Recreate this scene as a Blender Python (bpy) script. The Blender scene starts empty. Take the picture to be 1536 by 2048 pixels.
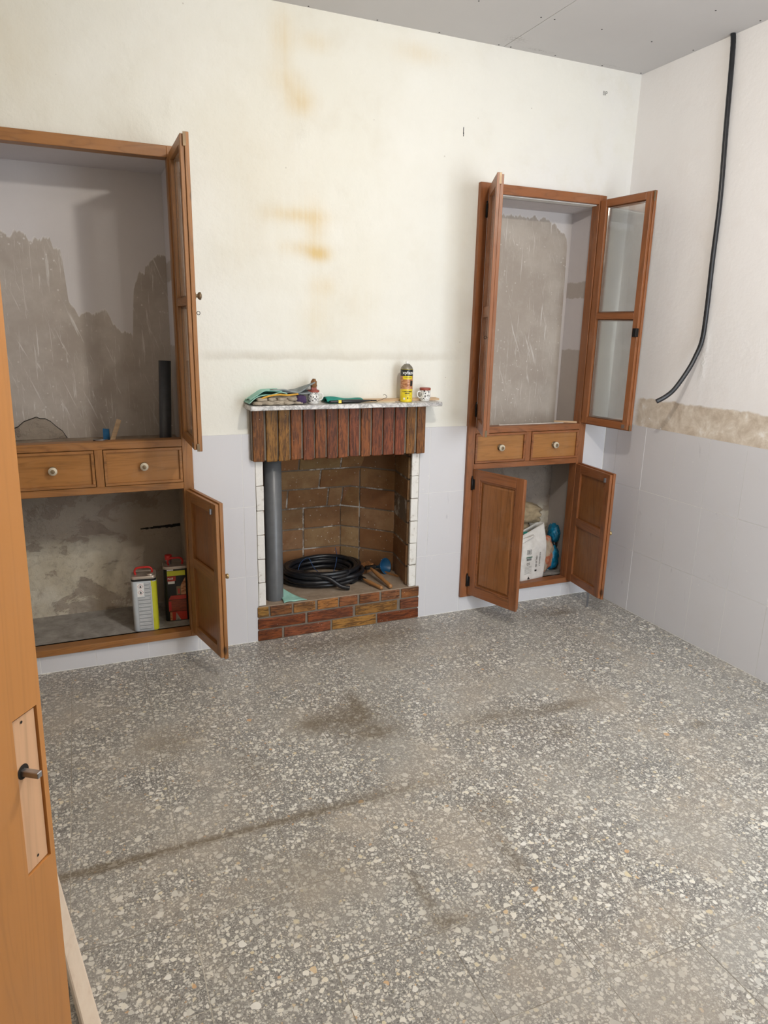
import bpy, bmesh, math, random
from mathutils import Vector, Matrix, noise as mnoise
random.seed(7)
SC = bpy.context.scene
COL = SC.collection
PI = math.pi

# ---------------------------------------------------------------- camera
cd = bpy.data.cameras.new('camera'); cam = bpy.data.objects.new('camera', cd); COL.objects.link(cam)
R = ((0.9205071, -0.3901762, 0.0207163), (0.0800732, 0.2402731, 0.9673971), (0.3824329, 0.8888371, -0.2524158))
m = Matrix(((R[0][0], R[1][0], -R[2][0], -2.6298), (R[0][1], R[1][1], -R[2][1], -3.0604), (R[0][2], R[1][2], -R[2][2], 1.45), (0, 0, 0, 1)))
cam.matrix_world = m
cd.sensor_fit = 'HORIZONTAL'; cd.sensor_width = 36; cd.lens = 1407.84 / 1536 * 36; cd.clip_start = 0.02
SC.camera = cam
# ---------------------------------------------------------------- light
w = bpy.data.worlds.new('sky'); SC.world = w; w.use_nodes = True
w.node_tree.nodes['Background'].inputs[0].default_value = (0.72, 0.84, 1.0, 1)
w.node_tree.nodes['Background'].inputs[1].default_value = 1.1
BULB = (-1.55, -1.82, 2.40)
l = bpy.data.lights.new('ceiling_bulb', 'POINT'); l.energy = 47; l.color = (1.0, 0.945, 0.865); l.shadow_soft_size = 0.035
o = bpy.data.objects.new('ceiling_bulb', l); o.location = BULB; COL.objects.link(o)
# daylight through the balcony door in the front wall, behind the camera's right
l = bpy.data.lights.new('balcony_daylight', 'AREA'); l.shape = 'RECTANGLE'; l.size = 0.95; l.size_y = 2.0; l.energy = 54; l.color = (0.84, 0.90, 1.0)
o = bpy.data.objects.new('balcony_daylight', l); o.location = (-0.75, -3.10, 1.15)
o.rotation_euler = (Vector((0, 1, -0.25)).to_track_quat('-Z', 'Z')).to_euler(); COL.objects.link(o)
# unseen fill light placed in the hallway the camera stands in
l = bpy.data.lights.new('hall_fill', 'AREA'); l.shape = 'DISK'; l.size = 0.35; l.energy = 9; l.color = (1.0, 0.93, 0.84)
o = bpy.data.objects.new('hall_fill', l); o.location = (-2.3, -3.75, 2.45); COL.objects.link(o)
SC.view_settings.view_transform = 'Standard'; SC.view_settings.look = 'None'
SC.view_settings.exposure = 0.08; SC.view_settings.gamma = 1.0; SC.view_settings.use_curve_mapping = False

# ---------------------------------------------------------------- node helpers
class N:
    def __init__(s, name):
        s.m = bpy.data.materials.new(name); s.m.use_nodes = True; s.t = s.m.node_tree; s.n = s.t.nodes; s.n.clear()
        s.out = s.n.new('ShaderNodeOutputMaterial')
    def put(s, sock, v):
        if v is None: return
        if isinstance(v, (int, float, tuple, list)):
            if isinstance(v, (tuple, list)) and len(v) == 3 and sock.type == 'RGBA': v = (*v, 1)
            sock.default_value = v
        else: s.t.links.new(v, sock)
    def math(s, op, a, b=None, c=None, clamp=False):
        n = s.n.new('ShaderNodeMath'); n.operation = op; n.use_clamp = clamp
        s.put(n.inputs[0], a); s.put(n.inputs[1], b); s.put(n.inputs[2], c); return n.outputs[0]
    def vmath(s, op, a, b=None, sc=None):
        n = s.n.new('ShaderNodeVectorMath'); n.operation = op; s.put(n.inputs[0], a); s.put(n.inputs[1], b)
        if sc is not None: s.put(n.inputs['Scale'], sc)
        return n.outputs['Value'] if op in ('LENGTH', 'DISTANCE', 'DOT_PRODUCT') else n.outputs[0]
    def pos(s): return s.n.new('ShaderNodeNewGeometry').outputs['Position']
    def obj(s): return s.n.new('ShaderNodeTexCoord').outputs['Object']
    def sep(s, v):
        n = s.n.new('ShaderNodeSeparateXYZ'); s.put(n.inputs[0], v); return n.outputs
    def comb(s, x, y, z):
        n = s.n.new('ShaderNodeCombineXYZ'); s.put(n.inputs[0], x); s.put(n.inputs[1], y); s.put(n.inputs[2], z); return n.outputs[0]
    def map(s, v, scale=(1, 1, 1), loc=(0, 0, 0), rot=(0, 0, 0)):
        n = s.n.new('ShaderNodeMapping'); s.put(n.inputs[0], v); n.inputs['Scale'].default_value = scale
        n.inputs['Location'].default_value = loc; n.inputs['Rotation'].default_value = rot; return n.outputs[0]
    def noise(s, v, scale, detail=4, rough=0.55, dist=0.0, col=False):
        n = s.n.new('ShaderNodeTexNoise'); s.put(n.inputs['Vector'], v); n.inputs['Scale'].default_value = scale
        n.inputs['Detail'].default_value = detail; n.inputs['Roughness'].default_value = rough; n.inputs['Distortion'].default_value = dist
        return n.outputs['Color'] if col else n.outputs['Fac']
    def vor(s, v, scale, feature='F1', rnd=1.0):
        n = s.n.new('ShaderNodeTexVoronoi'); n.feature = feature; s.put(n.inputs['Vector'], v); n.inputs['Scale'].default_value = scale
        n.inputs['Randomness'].default_value = rnd; return n.outputs
    def ramp(s, v, stops, interp='LINEAR'):
        n = s.n.new('ShaderNodeValToRGB'); s.put(n.inputs[0], v); r = n.color_ramp; r.interpolation = interp
        while len(r.elements) < len(stops): r.elements.new(0.5)
        for e, (p, c) in zip(r.elements, stops):
            e.position = p; e.color = (c, c, c, 1) if isinstance(c, (int, float)) else (*c, 1)
        return n.outputs[0]
    def step(s, v, a, b):
        n = s.n.new('ShaderNodeMapRange'); n.interpolation_type = 'SMOOTHSTEP'; s.put(n.inputs[0], v)
        n.inputs[1].default_value = a; n.inputs[2].default_value = b; return n.outputs[0]
    def mix(s, f, a, b, mode='MIX'):
        n = s.n.new('ShaderNodeMix'); n.data_type = 'RGBA'; n.blend_type = mode; s.put(n.inputs[0], f); s.put(n.inputs[6], a); s.put(n.inputs[7], b)
        return n.outputs[2]
    def curve(s, v, x0, x1, pts, lo, hi):
        """piecewise curve: v in [x0,x1] -> value, points in real units"""
        t = s.math('DIVIDE', s.math('SUBTRACT', v, x0), x1 - x0)
        n = s.n.new('ShaderNodeFloatCurve'); c = n.mapping.curves[0]
        P = [((x - x0) / (x1 - x0), (y - lo) / (hi - lo)) for x, y in pts]
        while len(c.points) < len(P): c.points.new(0.5, 0.5)
        for p, q in zip(c.points, P): p.location = q; p.handle_type = 'VECTOR'
        n.mapping.update(); s.put(n.inputs['Value'], t)
        return s.math('MULTIPLY_ADD', n.outputs[0], hi - lo, lo)
    def blob(s, xyz, spots, ax=(0, 2)):
        """sum of soft elliptical spots (a, b, ra, rb, strength)"""
        tot = None
        for a, b, ra, rb, k in spots:
            da = s.math('DIVIDE', s.math('SUBTRACT', xyz[ax[0]], a), ra); db = s.math('DIVIDE', s.math('SUBTRACT', xyz[ax[1]], b), rb)
            d = s.math('ADD', s.math('MULTIPLY', da, da), s.math('MULTIPLY', db, db))
            v = s.math('MULTIPLY', s.math('EXPONENT', s.math('MULTIPLY', d, -1.0)), k)
            tot = v if tot is None else s.math('ADD', tot, v)
        return tot
    def bsdf(s, col, rough=0.6, bump=None, bstr=0.3, bdist=0.002, metal=0.0, spec=0.5, coat=0.0, alpha=None, sss=None):
        b = s.n.new('ShaderNodeBsdfPrincipled'); s.put(b.inputs['Base Color'], col); s.put(b.inputs['Roughness'], rough)
        s.put(b.inputs['Metallic'], metal); b.inputs['Specular IOR Level'].default_value = spec; b.inputs['Coat Weight'].default_value = coat
        b.inputs['Coat Roughness'].default_value = 0.12
        if bump is not None:
            n = s.n.new('ShaderNodeBump'); n.inputs['Strength'].default_value = bstr; n.inputs['Distance'].default_value = bdist
            s.put(n.inputs['Height'], bump); s.t.links.new(n.outputs[0], b.inputs['Normal'])
        s.t.links.new(b.outputs[0], s.out.inputs[0]); s.b = b; return s.m

def flat(name, col, rough=0.6, metal=0.0, var=0.12, scale=30, spec=0.5, bump=0.0):
    k = N(name); n = k.noise(k.obj(), scale, 4)
    c = k.mix(k.step(n, 0.3, 0.7), tuple(x * (1 - var) for x in col), tuple(min(1, x * (1 + var)) for x in col))
    return k.bsdf(c, rough, n if bump else None, bump, 0.002, metal, spec)

def wood(name, base, axis, dark=0.55, light=1.25, rough=0.42, dust=0.12):
    k = N(name); p = k.obj(); sc = [34, 34, 34]; sc['xyz'.index(axis)] = 1.6
    g = k.noise(k.map(p, tuple(sc)), 1.0, 6, 0.65, 0.6)
    sc2 = [9, 9, 9]; sc2['xyz'.index(axis)] = 0.7
    g2 = k.noise(k.map(p, tuple(sc2), (3, 1, 7)), 1.0, 3, 0.5, 1.2)
    rings = k.math('ABSOLUTE', k.math('SINE', k.math('MULTIPLY', g2, 42)))
    f = k.math('ADD', k.math('MULTIPLY', g, 0.75), k.math('MULTIPLY', rings, 0.22), clamp=True)
    c = k.ramp(f, [(0.22, tuple(x * dark for x in base)), (0.5, base), (0.85, tuple(min(1, x * light) for x in base))])
    kn = k.vor(k.map(p, tuple(3.2 if i != 'xyz'.index(axis) else 1.7 for i in range(3))), 1.6)
    c = k.mix(k.step(kn[0], 0.075, 0.03), c, tuple(x * 0.22 for x in base))
    d = k.step(k.noise(p, 6, 5, 0.7), 0.45, 0.8)
    c = k.mix(k.math('MULTIPLY', d, dust), c, (0.42, 0.36, 0.29))
    return k.bsdf(c, k.math('MULTIPLY_ADD', g, 0.2, rough - 0.1), f, 0.12, 0.001)

# ---------------------------------------------------------------- materials
def mat_plaster_back():
    k = N('aged cream plaster'); p = k.pos(); x = k.sep(p)
    n1 = k.noise(p, 1.1, 5, 0.6); n2 = k.noise(p, 5.5, 5, 0.6); n3 = k.noise(p, 60, 5, 0.6)
    side = k.step(k.math('ADD', x[0], k.math('MULTIPLY', k.math('SUBTRACT', n1, 0.5), 1.2)), -1.5, -0.2)
    c = k.mix(side, (0.745, 0.728, 0.648), (0.765, 0.755, 0.73))
    c = k.mix(k.step(n2, 0.45, 0.8), c, (0.70, 0.67, 0.58)); c = k.mix(k.step(n1, 0.6, 0.35), c, (0.785, 0.775, 0.715))
    spots = [(-1.79, 2.55, .05, .09, .40), (-1.66, 2.55, .06, .035, .32), (-1.775, 2.40, .07, .05, .33), (-1.72, 2.33, .06, .05, .55), (-1.20, 2.58, .12, .04, .28),
             (-1.735, 1.90, .12, .03, .55), (-1.66, 1.87, .05, .09, .5), (-1.64, 1.75, .045, .03, .85), (-1.70, 1.77, .09, .03, .45), (-1.63, 1.62, .06, .05, .35),
             (-1.66, 1.50, .06, .09, .25), (-2.75, 2.35, .12, .2, .12), (-1.9, 2.0, .25, .3, .10), (-1.45, 1.55, .12, .25, .10)]
    st = k.blob(x, spots)
    streak = k.noise(k.comb(k.math('MULTIPLY', x[0], 75), 0, k.math('MULTIPLY', x[2], 1.5)), 1.0, 3)
    st = k.math('MULTIPLY', st, k.math('MULTIPLY_ADD', streak, 1.1, 0.4)); st = k.math('MULTIPLY', st, k.math('MULTIPLY_ADD', n2, 0.9, 0.5), clamp=True)
    c = k.mix(st, c, (0.66, 0.50, 0.25))
    # cleaner band above the tiles, where something once stood
    zz = k.math('ADD', x[2], k.math('MULTIPLY', k.math('SUBTRACT', k.noise(p, 9, 4), 0.5), 0.03))
    band = k.math('MULTIPLY', k.step(zz, 1.315, 1.303), k.math('MULTIPLY', k.step(x[0], -2.19, -2.16), k.step(x[0], -0.88, -0.95)))
    c = k.mix(k.math('MULTIPLY', band, 0.55), c, (0.79, 0.775, 0.70))
    edge = k.math('MULTIPLY', k.math('MULTIPLY', k.step(zz, 1.300, 1.316), k.step(zz, 1.36, 1.32)), k.math('MULTIPLY', k.step(x[0], -2.19, -2.1), k.step(x[0], -0.9, -1.1)))  # grey line: dirt plus the plaster edge's shadow, painted as colour
    c = k.mix(k.math('MULTIPLY', edge, k.math('MULTIPLY', n2, 0.7)), c, (0.52, 0.47, 0.38))
    c = k.mix(k.math('MULTIPLY', k.step(k.vor(p, 9)[0], 0.035, 0.02), 0.5), c, (0.42, 0.38, 0.32))
    blister = k.blob(x, [(-1.70, 2.235, .03, .06, 1.2), (-2.235, 2.25, .02, .04, .8), (-0.3, 2.40, .012, .02, .8)])
    crack = k.math('SUBTRACT', 1.0, k.step(k.math('ABSOLUTE', k.math('SUBTRACT', k.noise(p, 4.0, 6, 0.6), 0.5)), 0.0, 0.0025))
    h = k.math('ADD', k.math('ADD', k.math('MULTIPLY', n2, 1.3), k.math('MULTIPLY', n3, 0.10)), k.math('MULTIPLY', blister, k.noise(p, 30, 4)))
    h = k.math('SUBTRACT', h, k.math('MULTIPLY', crack, 0.03))
    return k.bsdf(c, 0.72, h, 0.35, 0.02, spec=0.3)

def mat_plaster_right():
    k = N('white plaster with rough strip'); p = k.pos(); x = k.sep(p)
    n1 = k.noise(p, 1.4, 5, 0.6); n2 = k.noise(p, 7, 5, 0.6); n3 = k.noise(p, 55, 5, 0.6)
    c = k.mix(n1, (0.84, 0.82, 0.815), (0.82, 0.80, 0.78)); c = k.mix(k.step(n2, 0.5, 0.8), c, (0.81, 0.78, 0.76))
    edge = k.math('ADD', x[2], k.math('MULTIPLY', k.math('SUBTRACT', k.noise(p, 14, 5), 0.5), 0.035))
    raw = k.math('MULTIPLY', k.step(edge, 1.138, 1.126), k.step(k.math('ADD', x[1], k.math('MULTIPLY', n2, 0.1)), -0.14, -0.19))
    rc = k.ramp(k.noise(p, 13, 7, 0.7, 0.4), [(0.25, (0.42, 0.34, 0.26)), (0.42, (0.57, 0.48, 0.38)), (0.58, (0.70, 0.62, 0.52)), (0.72, (0.86, 0.83, 0.78))])
    c = k.mix(raw, c, rc)
    patch = k.blob(x, [(-.605, 1.36, .018, .13, 1.1)], (1, 2)); c = k.mix(k.math('MULTIPLY', patch, 0.5), c, (0.86, 0.85, 0.83))
    c = k.mix(k.step(k.vor(p, 13)[0], 0.06, 0.03), c, (0.88, 0.87, 0.85))
    h = k.math('ADD', k.math('MULTIPLY', n2, 0.9), k.math('MULTIPLY', n3, 0.12))
    h = k.math('ADD', h, k.math('MULTIPLY', raw, k.math('MULTIPLY_ADD', k.noise(p, 40, 6, 0.7), 0.5, -0.45)))
    h = k.math('ADD', h, k.math('MULTIPLY', patch, k.noise(p, 50, 4)))
    return k.bsdf(c, 0.7, h, 0.4, 0.012, spec=0.3)

def scratches(k, x, a, amt=1.0):
    v = k.comb(k.math('MULTIPLY', x[a], 95), 0.0, k.math('MULTIPLY', x[2], 5.0))
    s1 = k.step(k.noise(v, 1.0, 5, 0.7, 0.6), 0.585, 0.68)
    v2 = k.comb(k.math('MULTIPLY_ADD', x[2], 22, k.math('MULTIPLY', x[a], 60)), 0.0, k.math('MULTIPLY', x[2], 4.0))
    s2 = k.step(k.noise(v2, 1.0, 4, 0.7, 0.5), 0.60, 0.70)
    fl = k.step(k.vor(k.comb(x[a], 0.0, x[2]), 34)[0], 0.17, 0.10)
    gate = k.step(k.noise(k.comb(x[a], 0.0, x[2]), 3.5, 3), 0.42, 0.62)
    return k.math('MULTIPLY', k.math('MAXIMUM', k.math('MAXIMUM', s1, s2), k.math('MULTIPLY', fl, gate)), amt, clamp=True), gate

def mat_niche(name, pts, x0, x1, side=None, low=None):
    """paint left only above the curve pts(x)->z; bare grey-brown plaster under it"""
    k = N(name); p = k.pos(); x = k.sep(p); n2 = k.noise(p, 6, 5, 0.6)
    jz = k.math('MULTIPLY', k.math('SUBTRACT', k.noise(k.comb(k.math('MULTIPLY', x[0], 30), 0.0, k.math('MULTIPLY', x[2], 5)), 1.0, 5, 0.65), 0.5), 0.095)
    bz = k.curve(x[0], x0, x1, pts, 0.0, 2.2)
    bare = k.step(k.math('SUBTRACT', k.math('ADD', x[2], jz), bz), 0.003, -0.003)
    paint = k.mix(n2, (0.66, 0.62, 0.60), (0.60, 0.565, 0.55))
    bc = k.mix(k.step(k.noise(p, 3, 5, 0.65), 0.35, 0.7), (0.39, 0.335, 0.285), (0.50, 0.445, 0.385))
    s, g = scratches(k, x, 0, 0.75)
    bc = k.mix(k.math('MULTIPLY', k.step(k.noise(p, 11, 6, 0.7), 0.5, 0.8), 0.3), bc, (0.60, 0.57, 0.52))
    bc = k.mix(k.math('MULTIPLY', s, 0.7), bc, (0.78, 0.76, 0.72))
    c = k.mix(bare, paint, bc)
    rim_highlight = k.math('MULTIPLY', k.step(k.math('ABSOLUTE', k.math('SUBTRACT', k.math('ADD', x[2], jz), bz)), 0.006, 0.002), 0.45); c = k.mix(rim_highlight, c, (0.74, 0.71, 0.67))  # pale line is a highlight painted along the broken paint edge
    h = k.math('ADD', k.math('MULTIPLY', bare, -0.25), k.math('ADD', k.math('MULTIPLY', s, 0.1), k.math('MULTIPLY', n2, 0.3)))
    return k.bsdf(c, 0.75, h, 0.35, 0.008, spec=0.25)

def mat_niche_low(name, seed, pale, shade_brown=(0.31, 0.255, 0.205)):
    k = N(name); p = k.pos(); x = k.sep(p); n2 = k.noise(k.map(p, (1, 1, 1), (seed, 0, 0)), 7, 6, 0.65)
    base = k.mix(k.step(n2, 0.35, 0.7), (0.56, 0.49, 0.37), (0.66, 0.60, 0.49))
    base = k.mix(k.step(k.noise(p, 22, 6, 0.7), 0.5, 0.75), base, (0.43, 0.37, 0.29))
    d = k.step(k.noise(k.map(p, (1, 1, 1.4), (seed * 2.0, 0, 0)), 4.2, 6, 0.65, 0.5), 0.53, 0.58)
    shade_patch = k.math('ADD', k.step(x[2], 0.42, 0.50), k.step(x[0], pale[0], pale[1]), clamp=True)  # upper part: the drawers' shadow painted dark; sideways part: brown patches
    c = k.mix(k.math('MULTIPLY', shade_patch, 0.85), base, shade_brown)
    c = k.mix(k.math('MULTIPLY', d, 0.6), c, (0.24, 0.18, 0.14))
    cr = k.math('SUBTRACT', 1.0, k.step(k.math('ABSOLUTE', k.math('SUBTRACT', k.noise(p, 5, 7, 0.65), 0.5)), 0.0, 0.006))
    h = k.math('ADD', k.noise(p, 26, 7, 0.7), k.math('ADD', k.math('MULTIPLY', n2, 1.2), k.math('ADD', k.math('MULTIPLY', cr, -0.3), k.math('MULTIPLY', d, -0.3))))
    return k.bsdf(c, 0.9, h, 0.6, 0.012, spec=0.15)

def mat_terrazzo():
    k = N('terrazzo'); p0 = k.pos(); oi = k.n.new('ShaderNodeObjectInfo'); rnd = oi.outputs['Random']
    p = k.vmath('ADD', p0, k.comb(k.math('MULTIPLY', rnd, 53), k.math('MULTIPLY', rnd, 31), k.math('MULTIPLY', rnd, 7)))
    w1 = k.vmath('SCALE', k.vmath('SUBTRACT', k.noise(p, 55, 2, 0.5, 0, True), (0.5, 0.5, 0.5)), sc=0.011)
    q = k.vmath('ADD', p, w1); x = k.sep(p0)
    def layer(scale, pick, e0, e1, off):
        qq = k.map(q, (1, 1, 0), (off, off * 2.1, 0)); cell = k.vor(qq, scale)
        e = k.vor(qq, scale, 'DISTANCE_TO_EDGE')[0]; r = k.sep(cell[1])
        rd_ = k.step(cell[0], k_r := 0.50, k_r - 0.06)
        return k.math('MULTIPLY', k.math('MULTIPLY', k.step(e, e0, e1), rd_), k.math('GREATER_THAN', r[0], pick)), r
    def chipcol(r):
        c = k.ramp(r[1], [(0.0, (0.56, 0.55, 0.51)), (0.3, (0.68, 0.66, 0.59)), (0.6, (0.80, 0.76, 0.66)), (0.85, (0.84, 0.82, 0.76)), (0.975, (0.72, 0.62, 0.40)), (0.996, (0.62, 0.36, 0.17))])
        return c
    m0 = k.mix(k.step(k.noise(p, 190, 3, 0.6), 0.35, 0.65), (0.17, 0.163, 0.152), (0.30, 0.285, 0.262))
    dk, rd = layer(230, 0.55, 0.02, 0.10, 9.0)
    c = k.mix(k.math('MULTIPLY', dk, 0.75), m0, (0.075, 0.075, 0.075))
    for sc_, pick, e0, e1, off, amt in ((240, 0.50, 0.04, 0.14, 3, 0.55), (140, 0.55, 0.06, 0.12, 5, 0.72), (92, 0.62, 0.07, 0.11, 7, 0.85), (62, 0.76, 0.09, 0.12, 11, 0.92), (44, 0.90, 0.10, 0.13, 15, 0.95)):
        mk, r = layer(sc_, pick, e0, e1, off); c = k.mix(k.math('MULTIPLY', mk, amt), c, chipcol(r))
    # dust, wear and stains lying over the polished tiles
    dn = k.noise(p0, 3.1, 6, 0.6); dn2 = k.noise(p0, 10.0, 6, 0.65)
    dust = k.math('ADD', k.math('MULTIPLY', k.step(dn, 0.42, 0.64), 0.48), k.math('MULTIPLY', k.step(dn2, 0.46, 0.72), 0.22))
    dust = k.math('ADD', dust, k.math('MULTIPLY', rnd, 0.13), clamp=True)
    dcol = k.mix(k.step(k.noise(p0, 1.7, 3), 0.4, 0.6), (0.40, 0.375, 0.33), (0.42, 0.365, 0.295))
    c = k.mix(dust, c, dcol)
    # grime gathered along some joints
    sp = [(-1.93, -.79, .06, .06, .95), (-1.78, -.80, .12, .10, 1.1), (-1.72, -.93, .10, .05, 1.0), (-1.72, -.70, .03, .10, .8), (-1.25, -.99, .16, .05, .65), (-.95, -1.02, .16, .035, .9), (-1.06, -1.17, .06, .06, .5),
          (-2.3, -1.272, .36, .016, 1.1), (-2.72, -1.275, .2, .022, 1.1), (-1.9, -1.26, .3, .03, .6), (-1.87, -1.79, .07, .03, .8), (-1.90, -1.68, .02, .10, .8), (-1.60, -1.66, .02, .12, .7), (-1.62, -.14, .45, .06, .55),
          (-1.35, -.20, .3, .10, .35), (-.36, -.22, .12, .03, .9), (-.45, -.16, .2, .04, .5), (-2.2, -.95, .05, .09, .6), (-2.45, -.72, .10, .08, .5), (-.54, -1.32, .035, .02, .8), (-2.12, -1.50, .14, .14, .35), (-1.55, -1.45, .06, .06, .5)]
    g = k.math('MULTIPLY', k.blob(x, sp, (0, 1)), k.math('MULTIPLY_ADD', k.noise(p0, 30, 5, 0.7), 1.6, 0.05), clamp=True)
    c = k.mix(k.math('MULTIPLY', g, 0.68), c, (0.125, 0.088, 0.045))
    far = k.math('MULTIPLY', k.step(k.noise(p0, 2.3, 4), 0.5, 0.7), 0.25); c = k.mix(far, c, (0.22, 0.20, 0.17))
    rg = k.math('MULTIPLY_ADD', dust, 0.35, 0.34)
    return k.bsdf(c, rg, k.noise(p0, 90, 4), 0.05, 0.002, spec=0.45)

def mat_walltile():
    k = N('pale grey marbled wall tile'); p = k.pos(); oi = k.n.new('ShaderNodeObjectInfo'); x = k.sep(p)
    off = k.math('MULTIPLY', oi.outputs['Random'], 20)
    u = k.math('ADD', x[0], x[1])
    v = k.comb(k.math('MULTIPLY_ADD', u, 17, off), 0.0, k.math('MULTIPLY_ADD', x[2], 5.5, k.math('MULTIPLY', u, 3)))
    vein = k.step(k.noise(v, 1.0, 4, 0.6, 0.9), 0.66, 0.80)
    c = k.mix(k.noise(p, 2.5, 4), (0.655, 0.645, 0.655), (0.62, 0.61, 0.625)); c = k.mix(k.math('MULTIPLY', vein, 0.62), c, (0.42, 0.41, 0.44))
    c = k.mix(k.math('MULTIPLY', k.step(k.noise(p, 4.0, 5, 0.65), 0.5, 0.8), 0.25), c, (0.60, 0.57, 0.53))
    c = k.mix(k.math('MULTIPLY', k.step(k.vor(p, 17)[0], 0.06, 0.035), 0.6), c, (0.80, 0.79, 0.77))
    return k.bsdf(c, k.math('MULTIPLY_ADD', k.noise(p, 6, 4), 0.3, 0.22), k.noise(p, 3, 2), 0.06, 0.01, spec=0.4)

def mat_brick(name, glossy, streak):
    k = N(name); oi = k.n.new('ShaderNodeObjectInfo'); p = k.pos()
    pp = k.vmath('ADD', p, k.comb(k.math('MULTIPLY', oi.outputs['Random'], 9), 0.0, 0.0))
    sc = (70, 70, 70)
    if streak == 'z': sc = (120, 60, 14)
    if streak == 'x': sc = (16, 60, 110)
    n = k.noise(k.map(pp, sc), 1.0, 6, 0.7, 0.8); n2 = k.noise(pp, 9, 4, 0.6)
    base = oi.outputs['Color']
    dark = k.mix(0.75, base, (0.035, 0.012, 0.005)); lite = k.mix(0.30, base, (0.50, 0.25, 0.08))
    c = k.mix(k.step(n, 0.44, 0.60), base, dark); c = k.mix(k.math('MULTIPLY', k.step(n, 0.42, 0.30), 0.8), c, lite)
    c = k.mix(k.math('MULTIPLY', k.step(n2, 0.45, 0.7), 0.5), c, dark)
    c = k.mix(k.step(k.noise(pp, 150, 2), 0.72, 0.76), c, (0.5, 0.42, 0.33))
    return k.bsdf(c, 0.42 if glossy else 0.85, n, 0.5, 0.003, spec=0.28 if glossy else 0.2)

def mat_firebrick():
    k = N('sooty firebrick'); oi = k.n.new('ShaderNodeObjectInfo'); p = k.pos(); n = k.noise(p, 10, 5, 0.6); n2 = k.noise(p, 45, 5, 0.65)
    c = k.mix(k.step(n, 0.38, 0.68), oi.outputs['Color'], k.mix(0.45, oi.outputs['Color'], (0.15, 0.055, 0.02)))
    c = k.mix(k.math('MULTIPLY', k.step(n2, 0.5, 0.8), 0.35), c, (0.10, 0.06, 0.04))
    c = k.mix(k.step(k.vor(p, 42)[0], 0.12, 0.07), c, (0.5, 0.43, 0.35))
    return k.bsdf(c, 0.85, n2, 0.35, 0.004, spec=0.2)

def mat_mortar(name, a, b, salt=0.0):
    k = N(name); p = k.pos(); n = k.noise(p, 40, 6, 0.7)
    c = k.mix(n, a, b)
    if salt: c = k.mix(k.math('MULTIPLY', k.step(k.noise(p, 8, 5, 0.7), 0.52, 0.62), salt), c, (0.62, 0.57, 0.50))
    return k.bsdf(c, 0.92, n, 0.8, 0.006, spec=0.15)

def mat_marble():
    k = N('grey veined marble'); p = k.pos(); n = k.noise(p, 14, 7, 0.65, 1.6); v = k.math('ABSOLUTE', k.math('SUBTRACT', n, 0.5))
    c = k.ramp(v, [(0.0, (0.26, 0.25, 0.24)), (0.04, (0.50, 0.48, 0.46)), (0.12, (0.70, 0.68, 0.65)), (0.3, (0.80, 0.78, 0.74))])
    c = k.mix(k.math('MULTIPLY', k.step(k.noise(p, 50, 4), 0.5, 0.7), 0.3), c, (0.42, 0.38, 0.33))
    return k.bsdf(c, 0.35, n, 0.25, 0.003)

def mat_glass():
    k = N('dusty glass'); p = k.obj(); n = k.noise(p, 9, 6, 0.65)
    tr = k.n.new('ShaderNodeBsdfTransparent'); tr.inputs[0].default_value = (0.98, 0.99, 0.98, 1)
    gl = k.n.new('ShaderNodeBsdfGlossy'); gl.inputs[0].default_value = (1, 1, 1, 1); gl.inputs['Roughness'].default_value = 0.05
    df = k.n.new('ShaderNodeBsdfDiffuse'); df.inputs[0].default_value = (0.62, 0.62, 0.58, 1)
    fr = k.n.new('ShaderNodeFresnel'); fr.inputs[0].default_value = 1.45
    a = k.n.new('ShaderNodeMixShader'); b = k.n.new('ShaderNodeMixShader')
    k.put(a.inputs[0], k.math('MULTIPLY_ADD', n, 0.12, 0.02)); k.t.links.new(tr.outputs[0], a.inputs[1]); k.t.links.new(df.outputs[0], a.inputs[2])
    k.put(b.inputs[0], k.math('MULTIPLY', fr.outputs[0], 0.75)); k.t.links.new(a.outputs[0], b.inputs[1]); k.t.links.new(gl.outputs[0], b.inputs[2])
    k.t.links.new(b.outputs[0], k.out.inputs[0]); return k.m

def mat_ceiling():
    k = N('grey plasterboard'); p = k.pos(); n = k.noise(p, 3, 5, 0.6)
    c = k.mix(n, (0.56, 0.545, 0.54), (0.61, 0.595, 0.59)); x = k.sep(p)
    sm = k.math('MULTIPLY', k.blob(x, [(-.78, -.10, .05, .03, .8), (-.62, -.035, .07, .012, .9), (-.22, -.03, .06, .01, .6)], (0, 1)), k.step(k.noise(p, 90, 4, 0.6), 0.45, 0.6))
    c = k.mix(k.math('MULTIPLY', sm, 0.5), c, (0.24, 0.22, 0.21))
    return k.bsdf(c, 0.8, n, 0.05, 0.01, spec=0.2)

def mat_plain_noise(name, cols, scale, rough=0.85, bump=0.4, dist=0.004, stretch=(1, 1, 1), metal=0.0, warp=0.3):
    k = N(name); p = k.obj(); n = k.noise(k.map(p, stretch), scale, 6, 0.65, warp)
    c = k.ramp(n, cols); return k.bsdf(c, rough, n, bump, dist, metal)

def mat_mug():
    k = N('white glaze with black leaf print'); p = k.obj()
    v = k.vor(k.map(p, (1, 1, 0.75)), 80, 'DISTANCE_TO_EDGE')[0]; n = k.noise(p, 110, 2, 0.5, 2.5)
    bl = k.math('MULTIPLY', k.step(n, 0.475, 0.50), k.step(v, 0.06, 0.10)); x = k.sep(p)
    mask = k.math('MULTIPLY', k.step(x[2], 0.008, 0.010), k.step(x[2], 0.062, 0.060))
    c = k.mix(k.math('MULTIPLY', bl, mask), (0.80, 0.79, 0.76), (0.02, 0.02, 0.02)); return k.bsdf(c, 0.15)

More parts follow.
